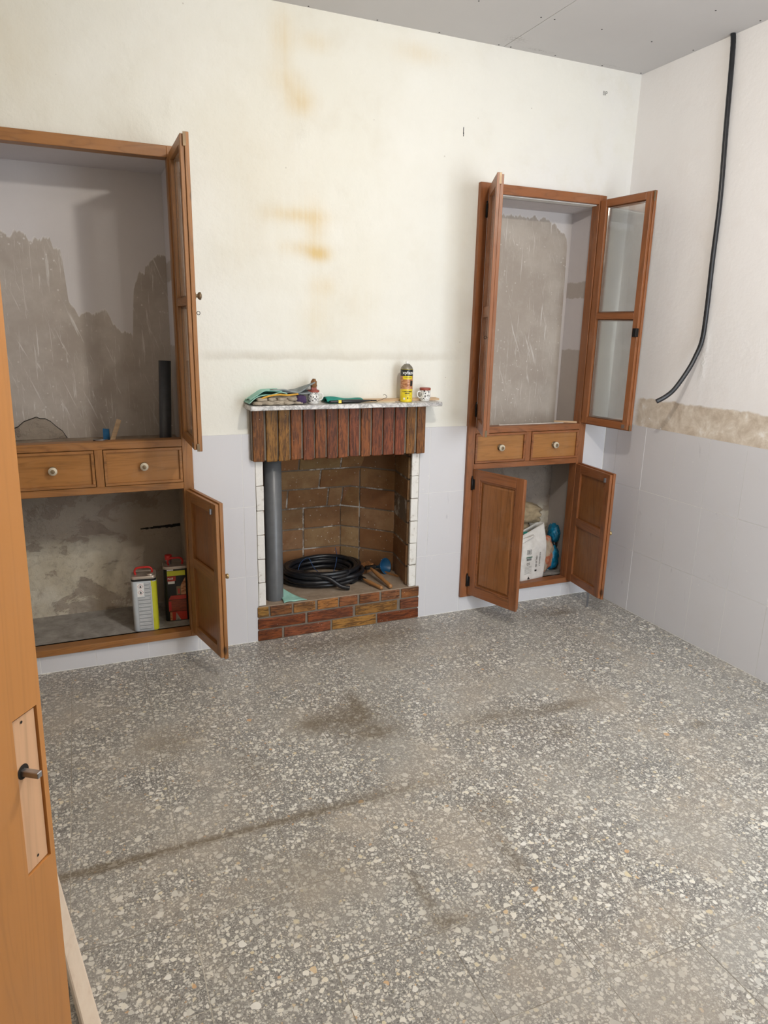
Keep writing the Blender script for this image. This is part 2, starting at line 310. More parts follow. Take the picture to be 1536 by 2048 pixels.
HONEY = (0.30, 0.128, 0.036); RED = (0.25, 0.088, 0.028)
M = dict(
    plaster=mat_plaster_back(), plaster_r=mat_plaster_right(), terrazzo=mat_terrazzo(), tile=mat_walltile(), ceil=mat_ceiling(),
    wv=wood('honey pine, upright grain', HONEY, 'z'), wh=wood('honey pine, level grain', HONEY, 'x'),
    rv=wood('red-brown pine, upright grain', RED, 'z'), rh=wood('red-brown pine, level grain', RED, 'x'),
    wpan=wood('golden pine panel', (0.34, 0.148, 0.040), 'x', 0.72, 1.15, 0.36),
    rpan=wood('varnished pine door panel', (0.25, 0.095, 0.026), 'z', 0.62, 1.25, 0.35),
    leaf=wood('orange varnished door', (0.55, 0.245, 0.070), 'z', 0.88, 1.07, 0.38, 0.08),
    raw=wood('bare sanded wood', (0.68, 0.42, 0.25), 'z', 0.8, 1.15, 0.7),
    grout=mat_plain_noise('floor grout', [(0.3, (0.20, 0.17, 0.13)), (0.48, (0.30, 0.27, 0.22)), (0.6, (0.52, 0.48, 0.40)), (0.8, (0.66, 0.62, 0.53))], 2.2), wgrout=mat_mortar('white wall grout', (0.74, 0.73, 0.70), (0.86, 0.85, 0.82)),
    mortar=mat_mortar('grey mortar', (0.15, 0.125, 0.10), (0.25, 0.21, 0.165)), fmortar=mat_mortar('sooty mortar', (0.13, 0.10, 0.075), (0.22, 0.17, 0.125), 0.7),
    brick=mat_brick('glazed rustic brick', True, 'x'), brickv=mat_brick('glazed rustic brick on end', True, 'z'), fbrick=mat_firebrick(),
    white=mat_plain_noise('chipped white paint', [(0.3, (0.50, 0.46, 0.40)), (0.42, (0.74, 0.72, 0.67)), (0.8, (0.80, 0.78, 0.74))], 35, 0.7, 0.5),
    marble=mat_marble(), glass=mat_glass(), mug=mat_mug(),
    cement=mat_plain_noise('dusty cement', [(0.3, (0.20, 0.18, 0.16)), (0.5, (0.30, 0.275, 0.245)), (0.75, (0.42, 0.39, 0.35))], 14, 0.9, 0.4, 0.006),
    hearth=mat_plain_noise('dusty hearth cement', [(0.3, (0.25, 0.18, 0.12)), (0.6, (0.34, 0.26, 0.185)), (0.8, (0.42, 0.34, 0.26))], 18, 0.9, 0.4, 0.004),
    iron=flat('black iron', (0.018, 0.016, 0.015), 0.5, 0.6), steel=flat('grey steel', (0.36, 0.37, 0.39), 0.35, 0.9), brass=flat('dull brass', (0.45, 0.33, 0.16), 0.35, 0.8),
    knob=flat('cream ceramic', (0.62, 0.55, 0.42), 0.25), knobd=flat('old bronze ring', (0.20, 0.14, 0.08), 0.4, 0.5), black=flat('black plastic', (0.012, 0.012, 0.014), 0.38),
    cable=flat('black corrugated plastic', (0.010, 0.011, 0.014), 0.33, 0, 0.3), pvc=flat('grey PVC', (0.115, 0.12, 0.125), 0.35, 0, 0.06), pvcd=flat('dark grey tube', (0.045, 0.047, 0.052), 0.4),
    mint=mat_plain_noise('mint cloth', [(0.3, (0.22, 0.44, 0.36)), (0.6, (0.33, 0.58, 0.49)), (0.8, (0.38, 0.64, 0.54))], 20, 0.9, 0.15),
    greycloth=mat_plain_noise('grey blue cloth', [(0.3, (0.17, 0.19, 0.19)), (0.7, (0.30, 0.33, 0.33))], 16, 0.95, 0.2),
    glove=mat_plain_noise('beige work fabric', [(0.3, (0.22, 0.18, 0.13)), (0.55, (0.40, 0.34, 0.26)), (0.8, (0.48, 0.42, 0.33))], 25, 0.95, 0.5),
    orange=flat('orange yellow trim', (0.62, 0.33, 0.04), 0.8), purple=flat('dark purple fabric', (0.055, 0.03, 0.085), 0.9),
    teal=flat('teal fabric', (0.012, 0.24, 0.19), 0.75), lidred=mat_plain_noise('rusty red lid', [(0.3, (0.26, 0.05, 0.035)), (0.7, (0.34, 0.08, 0.05))], 60, 0.5, 0.1),
    bristle=mat_plain_noise('brown bristle', [(0.3, (0.12, 0.05, 0.02)), (0.7, (0.30, 0.14, 0.05))], 12, 0.9, 0.8, 0.003, (30, 30, 1)),
    card=wood('pale raw pine', (0.58, 0.40, 0.24), 'x', 0.8, 1.15, 0.8), stick=flat('pale stick', (0.62, 0.50, 0.32), 0.8),
    yellow=flat('yellow label', (0.80, 0.62, 0.02), 0.35, 0, 0.03), labelblack=flat('black label', (0.012, 0.012, 0.012), 0.35), capwhite=flat('white plastic', (0.80, 0.79, 0.76), 0.4, 0, 0.03),
    alu=flat('dull aluminium', (0.22, 0.20, 0.16), 0.4, 0.5), photo=mat_plain_noise('printed wood picture', [(0.3, (0.12, 0.03, 0.01)), (0.45, (0.42, 0.16, 0.06)), (0.6, (0.60, 0.32, 0.16)), (0.75, (0.16, 0.05, 0.02))], 55, 0.35, 0.0, 0.001, (1, 1, 2.4)),
    tinwhite=flat('white tin print', (0.56, 0.60, 0.62), 0.35, 0, 0.04), tintop=flat('bare tin', (0.50, 0.43, 0.36), 0.35, 0.6), tingrey=flat('grey print', (0.40, 0.42, 0.43), 0.4, 0, 0.05), lime=flat('lime yellow print', (0.58, 0.58, 0.03), 0.35, 0, 0.04),
    redp=flat('red plastic', (0.50, 0.02, 0.015), 0.35), redprint=flat('red print', (0.42, 0.035, 0.02), 0.35), woodprint=mat_plain_noise('printed mahogany picture', [(0.3, (0.10, 0.015, 0.008)), (0.6, (0.30, 0.06, 0.02)), (0.8, (0.40, 0.12, 0.05))], 25, 0.35, 0.0, 0.001, (1, 1, 4)),
    paperbag=mat_plain_noise('white paper sack', [(0.3, (0.56, 0.52, 0.47)), (0.6, (0.72, 0.69, 0.64)), (0.8, (0.78, 0.75, 0.71))], 12, 0.75, 0.3, 0.006),
    jute=mat_plain_noise('dusty brown sack', [(0.3, (0.20, 0.15, 0.09)), (0.6, (0.36, 0.28, 0.17)), (0.8, (0.44, 0.36, 0.24))], 18, 0.95, 0.6, 0.006),
    redsack=mat_plain_noise('kraft sack with red print', [(0.38, (0.34, 0.26, 0.18)), (0.50, (0.42, 0.33, 0.23)), (0.55, (0.46, 0.13, 0.06)), (0.62, (0.44, 0.15, 0.07)), (0.68, (0.40, 0.32, 0.23))], 9, 0.9, 0.4, 0.006),
    blue=mat_plain_noise('blue plastic sack', [(0.3, (0.002, 0.09, 0.17)), (0.6, (0.005, 0.17, 0.30)), (0.8, (0.03, 0.28, 0.42))], 22, 0.25, 0.7, 0.01), blueplast=flat('blue plastic', (0.02, 0.12, 0.26), 0.35), bluestring=flat('blue string', (0.03, 0.08, 0.20), 0.8),
    toolwood=wood('worn handle wood', (0.36, 0.17, 0.06), 'x', 0.6, 1.2, 0.5), ink=flat('black ink', (0.02, 0.02, 0.02), 0.6), inkgrey=flat('faded ink', (0.16, 0.16, 0.15), 0.7), inkgreen=flat('green ink', (0.03, 0.12, 0.07), 0.6), inkwhite=flat('white ink', (0.8, 0.8, 0.78), 0.5),
    cream=mat_plain_noise('cream painted timber', [(0.3, (0.62, 0.47, 0.36)), (0.5, (0.74, 0.62, 0.50)), (0.8, (0.80, 0.70, 0.58))], 9, 0.6, 0.2, 0.004, (3, 1, 3)),
    dusty=mat_plain_noise('dusty shelf board', [(0.3, (0.22, 0.16, 0.11)), (0.6, (0.36, 0.29, 0.22)), (0.8, (0.44, 0.38, 0.30))], 20, 0.9, 0.3),
    neutral=flat('light plaster', (0.72, 0.69, 0.63), 0.85), soot_shade=flat('soot_shade', (0.02, 0.017, 0.014), 0.95), dirt=flat('plaster crumb', (0.62, 0.58, 0.52), 0.9),  # the near-black also paints the shade in cracks and holes
)
M['niche_l'] = mat_niche('peeling paint in left niche', [(-2.95, 1.76), (-2.895, 1.765), (-2.885, 1.80), (-2.845, 1.79), (-2.835, 1.805), (-2.79, 1.80), (-2.78, 1.775), (-2.72, 1.785), (-2.70, 1.79), (-2.69, 1.748), (-2.662, 1.742), (-2.652, 1.60), (-2.648, 1.53), (-2.61, 1.485), (-2.53, 1.485), (-2.50, 1.495), (-2.475, 1.44), (-2.44, 1.41), (-2.395, 1.40), (-2.38, 1.60), (-2.35, 1.665), (-2.33, 1.66), (-2.325, 1.70), (-2.27, 1.745), (-2.20, 1.75)], -2.95, -2.20)
M['niche_r'] = mat_niche('peeling paint in right niche', [(-0.9, 2.03), (-0.30, 2.025), (-0.22, 1.99), (-0.17, 1.94), (-0.155, 1.9), (-0.148, 0.9), (-0.10, 0.9)], -0.9, -0.1)
def mat_side():
    k = N('niche side paint'); p = k.pos(); x = k.sep(p); n = k.noise(p, 9, 5, 0.6)
    j = k.math('ADD', x[2], k.math('MULTIPLY', k.math('SUBTRACT', k.noise(p, 22, 4), 0.5), 0.03))
    b = k.math('ADD', k.math('MULTIPLY', k.step(j, 1.625, 1.632), k.step(j, 1.715, 1.705)), k.step(j, 1.362, 1.352), clamp=True)
    c = k.mix(k.math('MULTIPLY', b, 0.9), k.mix(n, (0.66, 0.63, 0.64), (0.60, 0.57, 0.58)), k.mix(n, (0.40, 0.35, 0.32), (0.50, 0.46, 0.42)))
    return k.bsdf(c, 0.8, n, 0.3, 0.006, spec=0.2)
M['niche_side'] = mat_side()
M['low_l'] = mat_niche_low('crumbling plaster, left cupboard', 1.3, (-2.58, -2.42)); M['low_r'] = mat_niche_low('crumbling plaster, right cupboard', 5.1, (-0.20, -0.30), (0.20, 0.16, 0.135))  # right cupboard's darker tone stands in for its shaded interior

# ---------------------------------------------------------------- mesh helpers
class MB:
    def __init__(s): s.bm = bmesh.new(); s.mats = []
    def mi(s, m):
        if m not in s.mats: s.mats.append(m)
        return s.mats.index(m)
    def quad(s, pts, m, smooth=False):
        f = s.bm.faces.new([s.bm.verts.new(p) for p in pts]); f.material_index = s.mi(m); f.smooth = smooth; return f
    def box(s, a, b, m, jit=0.0):
        x0, y0, z0 = a; x1, y1, z1 = b
        if x0 > x1: x0, x1 = x1, x0
        v = [s.bm.verts.new((x + random.uniform(-jit, jit), y + random.uniform(-jit, jit), z + random.uniform(-jit, jit))) for z in (z0, z1) for x, y in ((x0, y0), (x1, y0), (x1, y1), (x0, y1))]
        for f in ((3, 2, 1, 0), (4, 5, 6, 7), (0, 1, 5, 4), (1, 2, 6, 5), (2, 3, 7, 6), (3, 0, 4, 7)):
            F = s.bm.faces.new([v[i] for i in f]); F.material_index = s.mi(m)
        return v
    def obox(s, c, dx, dy, dz, hx, hy, hz, m):
        """oriented box: centre, three unit axes, half sizes"""
        c = Vector(c); dx, dy, dz = Vector(dx), Vector(dy), Vector(dz)
        v = [s.bm.verts.new(c + dx * hx * i + dy * hy * j + dz * hz * k) for k in (-1, 1) for i, j in ((-1, -1), (1, -1), (1, 1), (-1, 1))]
        for f in ((3, 2, 1, 0), (4, 5, 6, 7), (0, 1, 5, 4), (1, 2, 6, 5), (2, 3, 7, 6), (3, 0, 4, 7)):
            s.bm.faces.new([v[i] for i in f]).material_index = s.mi(m)
    def lathe(s, prof, m, c=(0, 0, 0), seg=24, axis='z', mats=None, smooth=True):
        rings = []
        for r, h in prof:
            ring = []
            for i in range(seg):
                a = 2 * PI * i / seg; u, v = max(r, 1e-5) * math.cos(a), max(r, 1e-5) * math.sin(a)
                p = (u, v, h) if axis == 'z' else ((u, h, v) if axis == 'y' else (h, u, v))
                ring.append(s.bm.verts.new((p[0] + c[0], p[1] + c[1], p[2] + c[2])))
            rings.append(ring)
        for j in range(len(rings) - 1):
            mm = mats[j] if mats else m
            for i in range(seg):
                f = s.bm.faces.new([rings[j][i], rings[j][(i + 1) % seg], rings[j + 1][(i + 1) % seg], rings[j + 1][i]]); f.material_index = s.mi(mm); f.smooth = smooth
        return rings
    def tube(s, pts, r, m, seg=10, closed=False, ridge=0.0):
        pts = [Vector(p) for p in pts]; n = len(pts); rings = []
        up = Vector((0, 0, 1)); t0 = (pts[1] - pts[0]).normalized(); nrm = t0.cross(up)
        if nrm.length < 1e-3: nrm = t0.cross(Vector((1, 0, 0)))
        nrm.normalize()
        for i, p in enumerate(pts):
            t = (pts[min(i + 1, n - 1)] - pts[max(i - 1, 0)]).normalized(); nrm = (nrm - t * nrm.dot(t)).normalized(); b = t.cross(nrm)
            rr = (r[i] if isinstance(r, (list, tuple)) else r) * (1 + (ridge if i % 2 else -ridge))
            rings.append([s.bm.verts.new(p + (nrm * math.cos(2 * PI * k / seg) + b * math.sin(2 * PI * k / seg)) * rr) for k in range(seg)])
        for j in range(n - 1):
            for i in range(seg):
                f = s.bm.faces.new([rings[j][i], rings[j][(i + 1) % seg], rings[j + 1][(i + 1) % seg], rings[j + 1][i]]); f.material_index = s.mi(m); f.smooth = True
        for ring in (rings[0], rings[-1]): s.bm.faces.new(ring).material_index = s.mi(m)
    def build(s, name, parent=None, loc=(0, 0, 0), rotz=0.0, bevel=0.0, seg=1, smooth=False, color=None):
        bmesh.ops.recalc_face_normals(s.bm, faces=s.bm.faces)
        me = bpy.data.meshes.new(name); s.bm.to_mesh(me); s.bm.free()
        for m in s.mats: me.materials.append(M[m] if isinstance(m, str) else m)
        if smooth:
            for p in me.polygons: p.use_smooth = True
        return link(name, me, parent, loc, rotz, bevel, seg, color)
def link(name, me, parent=None, loc=(0, 0, 0), rotz=0.0, bevel=0.0, seg=1, color=None):
    o = bpy.data.objects.new(name, me); COL.objects.link(o); o.location = loc; o.rotation_euler = (0, 0, rotz)
    if parent: o.parent = parent
    if bevel:
        b = o.modifiers.new('bevel', 'BEVEL'); b.width = bevel; b.segments = seg; b.limit_method = 'ANGLE'
    if color: o.color = (*color, 1)
    return o
def thing(name, label, cat, loc=(0, 0, 0), rotz=0.0, group=None):
    o = bpy.data.objects.new(name, None); COL.objects.link(o); o.location = loc; o.rotation_euler = (0, 0, rotz); o.empty_display_size = 0.05
    o['label'] = label; o['category'] = cat
    if group: o['group'] = group
    return o
def tag(o, label, cat, group=None):
    o['label'] = label; o['category'] = cat
    if group: o['group'] = group
    return o
def struct(o): o['kind'] = 'structure'; return o
def smoothpath(pts, n=8):
    P = [Vector(p) for p in pts]; out = []
    for i in range(len(P) - 1):
        a, b, c, d = P[max(i - 1, 0)], P[i], P[i + 1], P[min(i + 2, len(P) - 1)]
        for k in range(n):
            t = k / n; out.append(0.5 * ((2 * b) + (c - a) * t + (2 * a - 5 * b + 4 * c - d) * t * t + (3 * b - 3 * c + d - a) * t ** 3))
    out.append(P[-1]); return out
def text_mesh(mb, s, size, mat, fn, bold=0.0, align='CENTER'):
    """flat lettering; fn maps the (x, y) of the text to a point of the surface it is printed on"""
    cu = bpy.data.curves.new('lettering', 'FONT'); cu.body = s; cu.size = size; cu.align_x = align; cu.align_y = 'CENTER'; cu.offset = bold; cu.resolution_u = 3
    t = bpy.data.objects.new('lettering', cu); COL.objects.link(t); bpy.context.view_layer.update()
    me = bpy.data.meshes.new_from_object(t.evaluated_get(bpy.context.evaluated_depsgraph_get()))
    vs = [mb.bm.verts.new(fn(v.co.x, v.co.y)) for v in me.vertices]; mi = mb.mi(mat)
    for p in me.polygons:
        try: mb.bm.faces.new([vs[i] for i in p.vertices]).material_index = mi
        except ValueError: pass
    bpy.data.meshes.remove(me); bpy.data.objects.remove(t); bpy.data.curves.remove(cu)
def lump(mb, c, half, mat, seed=0, amp=0.15, freq=3.0, power=3.0, sub=4, rot=0.0, fold=0.0, flatz=True):
    """a soft crumpled body: superellipsoid with noise folds, bottom flattened"""
    b = bmesh.new(); bmesh.ops.create_icosphere(b, subdivisions=sub, radius=1); mi = mb.mi(mat); idx = {}
    cr, sr = math.cos(rot), math.sin(rot)
    for v in b.verts:
        d = v.co.normalized(); q = (abs(d.x) ** power + abs(d.y) ** power + abs(d.z) ** power) ** (-1 / power)
        nz = mnoise.fractal(Vector((d.x * freq + seed * 7.3, d.y * freq, d.z * freq * 1.3)), 0.8, 2.0, 4)
        f = q * (1 + amp * nz + fold * math.sin(d.x * 9 + d.z * 14 + 3 * nz))
        x, y, z = d.x * f * half[0], d.y * f * half[1], d.z * f * half[2]
        if flatz: z = max(z, -half[2] * 0.92)
        idx[v.index] = mb.bm.verts.new((c[0] + x * cr - y * sr, c[1] + x * sr + y * cr, c[2] + z))
    for f in b.faces:
        F = mb.bm.faces.new([idx[v.index] for v in f.verts]); F.material_index = mi; F.smooth = True
    b.free()
def sheet(mb, fn, mat, nu=16, nv=12, thick=0.003):
    g = [[mb.bm.verts.new(fn(i / nu, j / nv)) for i in range(nu + 1)] for j in range(nv + 1)]
    h = [[mb.bm.verts.new(Vector(fn(i / nu, j / nv)) + Vector((0, 0, thick))) for i in range(nu + 1)] for j in range(nv + 1)]
    mi = mb.mi(mat)
    def q(a, b, c, d):
        f = mb.bm.faces.new((a, b, c, d)); f.material_index = mi; f.smooth = True
    for j in range(nv):
        for i in range(nu): q(g[j][i], g[j + 1][i], g[j + 1][i + 1], g[j][i + 1]); q(h[j][i], h[j][i + 1], h[j + 1][i + 1], h[j + 1][i])
    for i in range(nu): q(g[0][i], g[0][i + 1], h[0][i + 1], h[0][i]); q(g[nv][i + 1], g[nv][i], h[nv][i], h[nv][i + 1])
    for j in range(nv): q(g[j + 1][0], g[j][0], h[j][0], h[j + 1][0]); q(g[j][nu], g[j + 1][nu], h[j + 1][nu], h[j][nu])

# ================================================================ THE ROOM
XL, YF, H = -3.30, -2.87, 2.667
LN = (-2.935, -2.235, 0.105, 2.075, 0.38)      # left niche x0,x1,z0,z1,depth
RN = (-0.845, -0.135, 0.105, 2.06, 0.27)
FH = (-1.943, -1.133, 0.0, 1.10)              # fireplace hole
# floor: grout bed and terrazzo tiles
b = MB(); b.box((XL - .3, -4.6, -0.06), (0.45, 0.02, -0.0006), 'grout'); floor = struct(b.build('floor'))
TX, TY = 0.285, 0.2625
xs = [-1.336 + TX * i for i in range(-8, 5)]; ys = [-1.805 + TY * j for j in range(-10, 7)]
xs = [XL] + [x for x in xs if XL + .02 < x < -.01] + [0.0]; ys = [y for y in ys if y < -0.01] + [0.0]
cache = {}
def tile_mesh(sx, sy, sz, mat, key):
    kk = (round(sx, 3), round(sy, 3), round(sz, 3), mat)
    if kk not in cache:
        t = MB(); t.box((0, 0, 0), (sx, sy, sz), mat); bmesh.ops.recalc_face_normals(t.bm, faces=t.bm.faces)
        me = bpy.data.meshes.new(key); t.bm.to_mesh(me); t.bm.free(); me.materials.append(M[mat]); cache[kk] = me
    return cache[kk]
G = 0.0011
for i in range(len(xs) - 1):
    for j in range(len(ys) - 1):
        me = tile_mesh(xs[i + 1] - xs[i] - 2 * G, ys[j + 1] - ys[j] - 2 * G, 0.008, 'terrazzo', 'tile')
        link('tile', me, floor, (xs[i] + G, ys[j] + G, -0.008 + random.uniform(-.0004, .0002)))
# ceiling of plasterboard panels
b = MB(); b.box((XL - .3, -4.6, H + 0.014), (-1.5, -2.87, H + 0.1), 'neutral'); b.box((XL - .3, -2.87, H + 0.014), (0.45, 0.9, H + 0.1), 'neutral'); ceil = struct(b.build('ceiling'))
jx = [XL, -1.985, -0.785, 0.0]; jy = [-2.87, -1.2, 0.0]
for i in range(3):
    for j in range(2):
        t = MB(); t.box((jx[i] + .0012, jy[j] + .0012, H), (jx[i + 1] - .0012, jy[j + 1] - .0004, H + .013), 'ceil'); t.build('panel', ceil)
b = MB(); b.box((XL - .3, -4.6, H), (-1.5, -2.87, H + .013), 'ceil'); b.build('hall_panel', ceil)
b = MB(); sx = [-3.0, -2.6, -2.27, -1.97, -1.687, -1.395, -1.112, -.816, -.756, -.523, -.25, -.02]
for x in sx:
    for y in (-.012, -.335, -.68, -1.02): b.lathe([(0.0, H - .0008), (.0035, H - .0008), (.0035, H + .001)], 'iron', (x, y + random.uniform(-.01, .01), 0), 8)
s = b.build('screw', ceil); s['kind'] = 'stuff'

# back wall with two niches and the fireplace hole
b = MB()
cx = sorted({XL, LN[0], LN[1], FH[0], FH[1], RN[0], RN[1], 0.0}); cz = sorted({0.0, LN[2], RN[3], LN[3], FH[3], H + .01})
def inhole(x, z): return (LN[0] < x < LN[1] and LN[2] < z < LN[3]) or (RN[0] < x < RN[1] and RN[2] < z < RN[3]) or (FH[0] < x < FH[1] and z < FH[3])
for i in range(len(cx) - 1):
    for j in range(len(cz) - 1):
        if not inhole((cx[i] + cx[i + 1]) / 2, (cz[j] + cz[j + 1]) / 2):
            b.box((cx[i], 0, cz[j]), (cx[i + 1], 0.06, cz[j + 1]), 'plaster')
bmesh.ops.remove_doubles(b.bm, verts=b.bm.verts, dist=1e-5)
fd = {}
for f in list(b.bm.faces):
    c = f.calc_center_median(); fd.setdefault((round(c.x, 4), round(c.y, 4), round(c.z, 4)), []).append(f)
bmesh.ops.delete(b.bm, geom=[f for v in fd.values() if len(v) > 1 for f in v], context='FACES')
wall_back = struct(b.build('wall_back'))
def pocket(n, back_u, back_l, name, top, side):
    x0, x1, z0, z1, d = n; b = MB(); zm = 0.90
    b.box((x0, d, zm), (x1, d + .02, z1), back_u); b.box((x0, d, z0), (x1, d + .02, zm), back_l)
    b.box((x0 - .02, .055, zm), (x0, d + .02, z1 + .02), side); b.box((x0 - .02, .055, z0 - .02), (x0, d + .02, zm), back_l)
    b.box((x1, .055, zm), (x1 + .02, d + .02, z1 + .02), side); b.box((x1, .055, z0 - .02), (x1 + .02, d + .02, zm), back_l if n is LN else side)
    b.box((x0, .055, z1), (x1, d, z1 + .02), top); b.box((x0, .03, z0 - .02), (x1, d, z0), 'cement')
    return b.build(name, wall_back)
pocket(LN, 'niche_l', 'low_l', 'niche_lining', 'niche_side', 'niche_side')
pocket(RN, 'niche_r', 'low_r', 'niche_lining', 'niche_side', 'niche_side')
# loose plaster slab breaking away low in the left niche
top = [(-2.934, .985), (-2.915, .992), (-2.895, 1.000), (-2.87, 1.022), (-2.845, 1.031), (-2.82, 1.040), (-2.805, 1.033), (-2.785, 1.032), (-2.765, 1.020), (-2.745, .998), (-2.72, .975), (-2.705, .945)]
def slab(name, grow, y0, mat):
    b = MB(); P_ = [(-2.934, .945)] + [(x, z + grow) for x, z in top[:-1]] + [(top[-1][0] + grow, .945)]
    fr = [b.bm.verts.new((x, y0, z)) for x, z in P_]; bk = [b.bm.verts.new((x, .380, z)) for x, z in P_]; mi = b.mi(mat)
    b.bm.faces.new(fr).material_index = mi
    for i in range(len(P_)): b.bm.faces.new([fr[i], fr[(i + 1) % len(P_)], bk[(i + 1) % len(P_)], bk[i]]).material_index = mi
    return b.build(name, wall_back)
slab('loose_plaster', 0, .366, 'low_l'); slab('crack', .0035, .3785, 'soot_shade')  # dark sheet behind the slab paints the shade in its crack
# jagged break in the plaster of the left cupboard
b = MB(); pr = random.Random(3)
for i in range(16):
    x = -2.42 + i * .0115; h = .002 + .008 * (i / 15) + pr.uniform(0, .004); b.box((x, .376, .492 + pr.uniform(-.002, .002)), (x + .013, .383, .494 + h), 'soot_shade')
b.build('crack', wall_back)
b = MB()
for px, pz, hh in ((-.967, 2.31, .014), (-.966, 2.295, .008)): b.box((px - .0015, -.0015, pz - hh), (px + .0015, 0.001, pz + hh), 'ink', .001)
text_mesh(b, 'BP', 0.026, 'inkgrey', lambda x, y: (-.209 + x, -.0008, 2.558 + y)); b.build('pencil_mark', wall_back)

# right wall
b = MB(); b.box((0, YF - .14, 0), (.22, .06, H + .01), 'plaster_r'); wall_right = struct(b.build('wall_right'))
# left wall, front wall with the doorway the photograph was taken through, and the hallway behind
b = MB(); b.box((XL - .1, YF - .1, 0), (XL, .06, H + .01), 'neutral'); struct(b.build('wall_left'))
b = MB(); b.box((XL - .1, YF - .14, 0), (-3.225, YF, H + .01), 'neutral'); b.box((-2.2, YF - .14, 0), (-1.30, YF, H + .01), 'neutral'); b.box((-.22, YF - .14, 0), (.0, YF, H + .01), 'neutral'); b.box((-1.30, YF - .14, 2.2), (-.22, YF, H + .01), 'neutral'); b.box((-3.225, YF - .14, 2.08), (-2.2, YF, H + .01), 'neutral')
wf = struct(b.build('wall_front'))
b = MB()
for x0, x1 in ((-1.30, -1.25), (-.27, -.22), (-.785, -.735)): b.box((x0, YF - .10, .05), (x1, YF - .05, 2.15), 'wv')
for z0, z1 in ((0, .05), (2.15, 2.20)): b.box((-1.30, YF - .10, z0), (-.22, YF - .05, z1), 'wh')
door_1 = struct(b.build('door_1'))
for x0, x1 in ((-1.25, -.785), (-.735, -.27)):
    b = MB(); b.box((x0, YF - .08, .05), (x1, YF - .076, 2.15), 'glass'); b.build('pane', door_1)
b = MB(); b.box((-4.0, -4.6, 0), (-3.9, YF - .1, H), 'neutral'); b.box((-4.0, -4.7, 0), (-1.55, -4.6, H), 'neutral'); b.box((-1.6, -4.6, 0), (-1.5, YF - .14, H), 'neutral'); b.box((-4.0, -4.6, -.06), (XL - .3, YF, -.001), 'grout'); b.box((-4.0, -4.6, H), (XL - .3, YF, H + .1), 'ceil'); b.box((-4.0, YF - .1, 0), (XL - .05, YF, H), 'neutral')
struct(b.build('wall_hall'))

# wall tiles, 20 x 33 cm
def wtiles(parent, spans, rows, plane, mat='tile', th=0.006):
    for a0, a1 in spans:
        for z0, z1 in rows:
            g = .0011; L = a1 - a0 - 2 * g; h = z1 - z0 - 2 * g; dz = random.uniform(-.0006, .0006)
            if plane == 'y': me = tile_mesh(L, th, h, mat, 'tile'); link('tile', me, parent, (a0 + g, -th + dz, z0 + g))
            else: me = tile_mesh(th, L, h, mat, 'tile'); link('tile', me, parent, (-th + dz, a0 + g, z0 + g))
rows = [(0.003, .33), (.33, .66), (.66, .990)]
b = MB(); 
for a0, a1, z1 in ((-2.213, -1.945, .992), (-1.131, -.875, .992), (XL, -2.96, .992), (-.155, 0, .995), (-2.96, -2.213, .084), (-.875, -.155, .084)): b.box((a0, -.0050, 0), (a1, 0.0005, z1 - .004), 'wgrout')
for a0, a1, z1 in ((-1.64, -.004, .990),): b.box((-.0050, a0, 0), (.0005, a1, z1), 'wgrout')
g_ = b.build('grout', wall_back)
wtiles(wall_back, [(-2.213, -2.001), (-2.001, -1.945)], rows, 'y'); wtiles(wall_back, [(-1.131, -1.075), (-1.075, -.875)], rows, 'y')
wtiles(wall_back, [(-3.30, -3.10), (-3.10, -2.96)], rows, 'y'); wtiles(wall_back, [(-.155, -.008)], rows, 'y')
wtiles(wall_back, [(-2.96, -2.88), (-2.88, -2.662), (-2.662, -2.443), (-2.443, -2.226), (-2.226, -2.213)], [(0.003, .083)], 'y')
wtiles(wall_back, [(-.875, -.640), (-.640, -.425), (-.425, -.212), (-.212, -.155)], [(0.003, .083)], 'y')
ry = [-.008, -.104, -.308, -.511, -.712, -.914, -1.122, -1.326, -1.53, -1.645]
wtiles(wall_right, [(ry[i + 1], ry[i]) for i in range(len(ry) - 1)], [(0.003, .336), (.336, .668), (.668, .993)], 'x')

# ================================================================ BUILT-IN CABINETS
def knob(name, parent, loc, r=.017, mat='knob', axis=(0, -1, 0), ln=.026):
    b = MB(); prof = [(0.0, -ln), (r * .5, -ln), (r * .62, -ln + .001), (r * .62, -ln * .93), (r * .95, -ln * .90), (r, -ln * .75), (r * .85, -ln * .52), (r * .45, -ln * .40), (r * .42, -.004), (r * .9, -.003), (r * .95, 0)]
    b.lathe(prof, mat, (0, 0, 0), 20, 'y', mats=['knobd', mat, mat, mat, mat, mat, mat, 'knobd', 'knobd', 'knobd'])
    o = b.build(name, parent, loc); o.rotation_euler = Vector((0, -1, 0)).rotation_difference(Vector(axis)).to_euler(); return o
def hinge(parent, x, z, s):
    b = MB(); b.lathe([(0, -.032), (.0055, -.030), (.0055, .030), (0, .032)], 'iron', (x, -.004, z), 10)
    b.lathe([(0, .032), (.004, .034), (.003, .040), (0, .042)], 'iron', (x, -.004, z), 8); b.box((x, -.003, z - .026), (x + s * .016, -.001, z + .026), 'iron'); b.box((x - s * .014, -.003 + .004, z - .026), (x, -.001 + .004, z + .026), 'iron')
    b.build('hinge', parent)
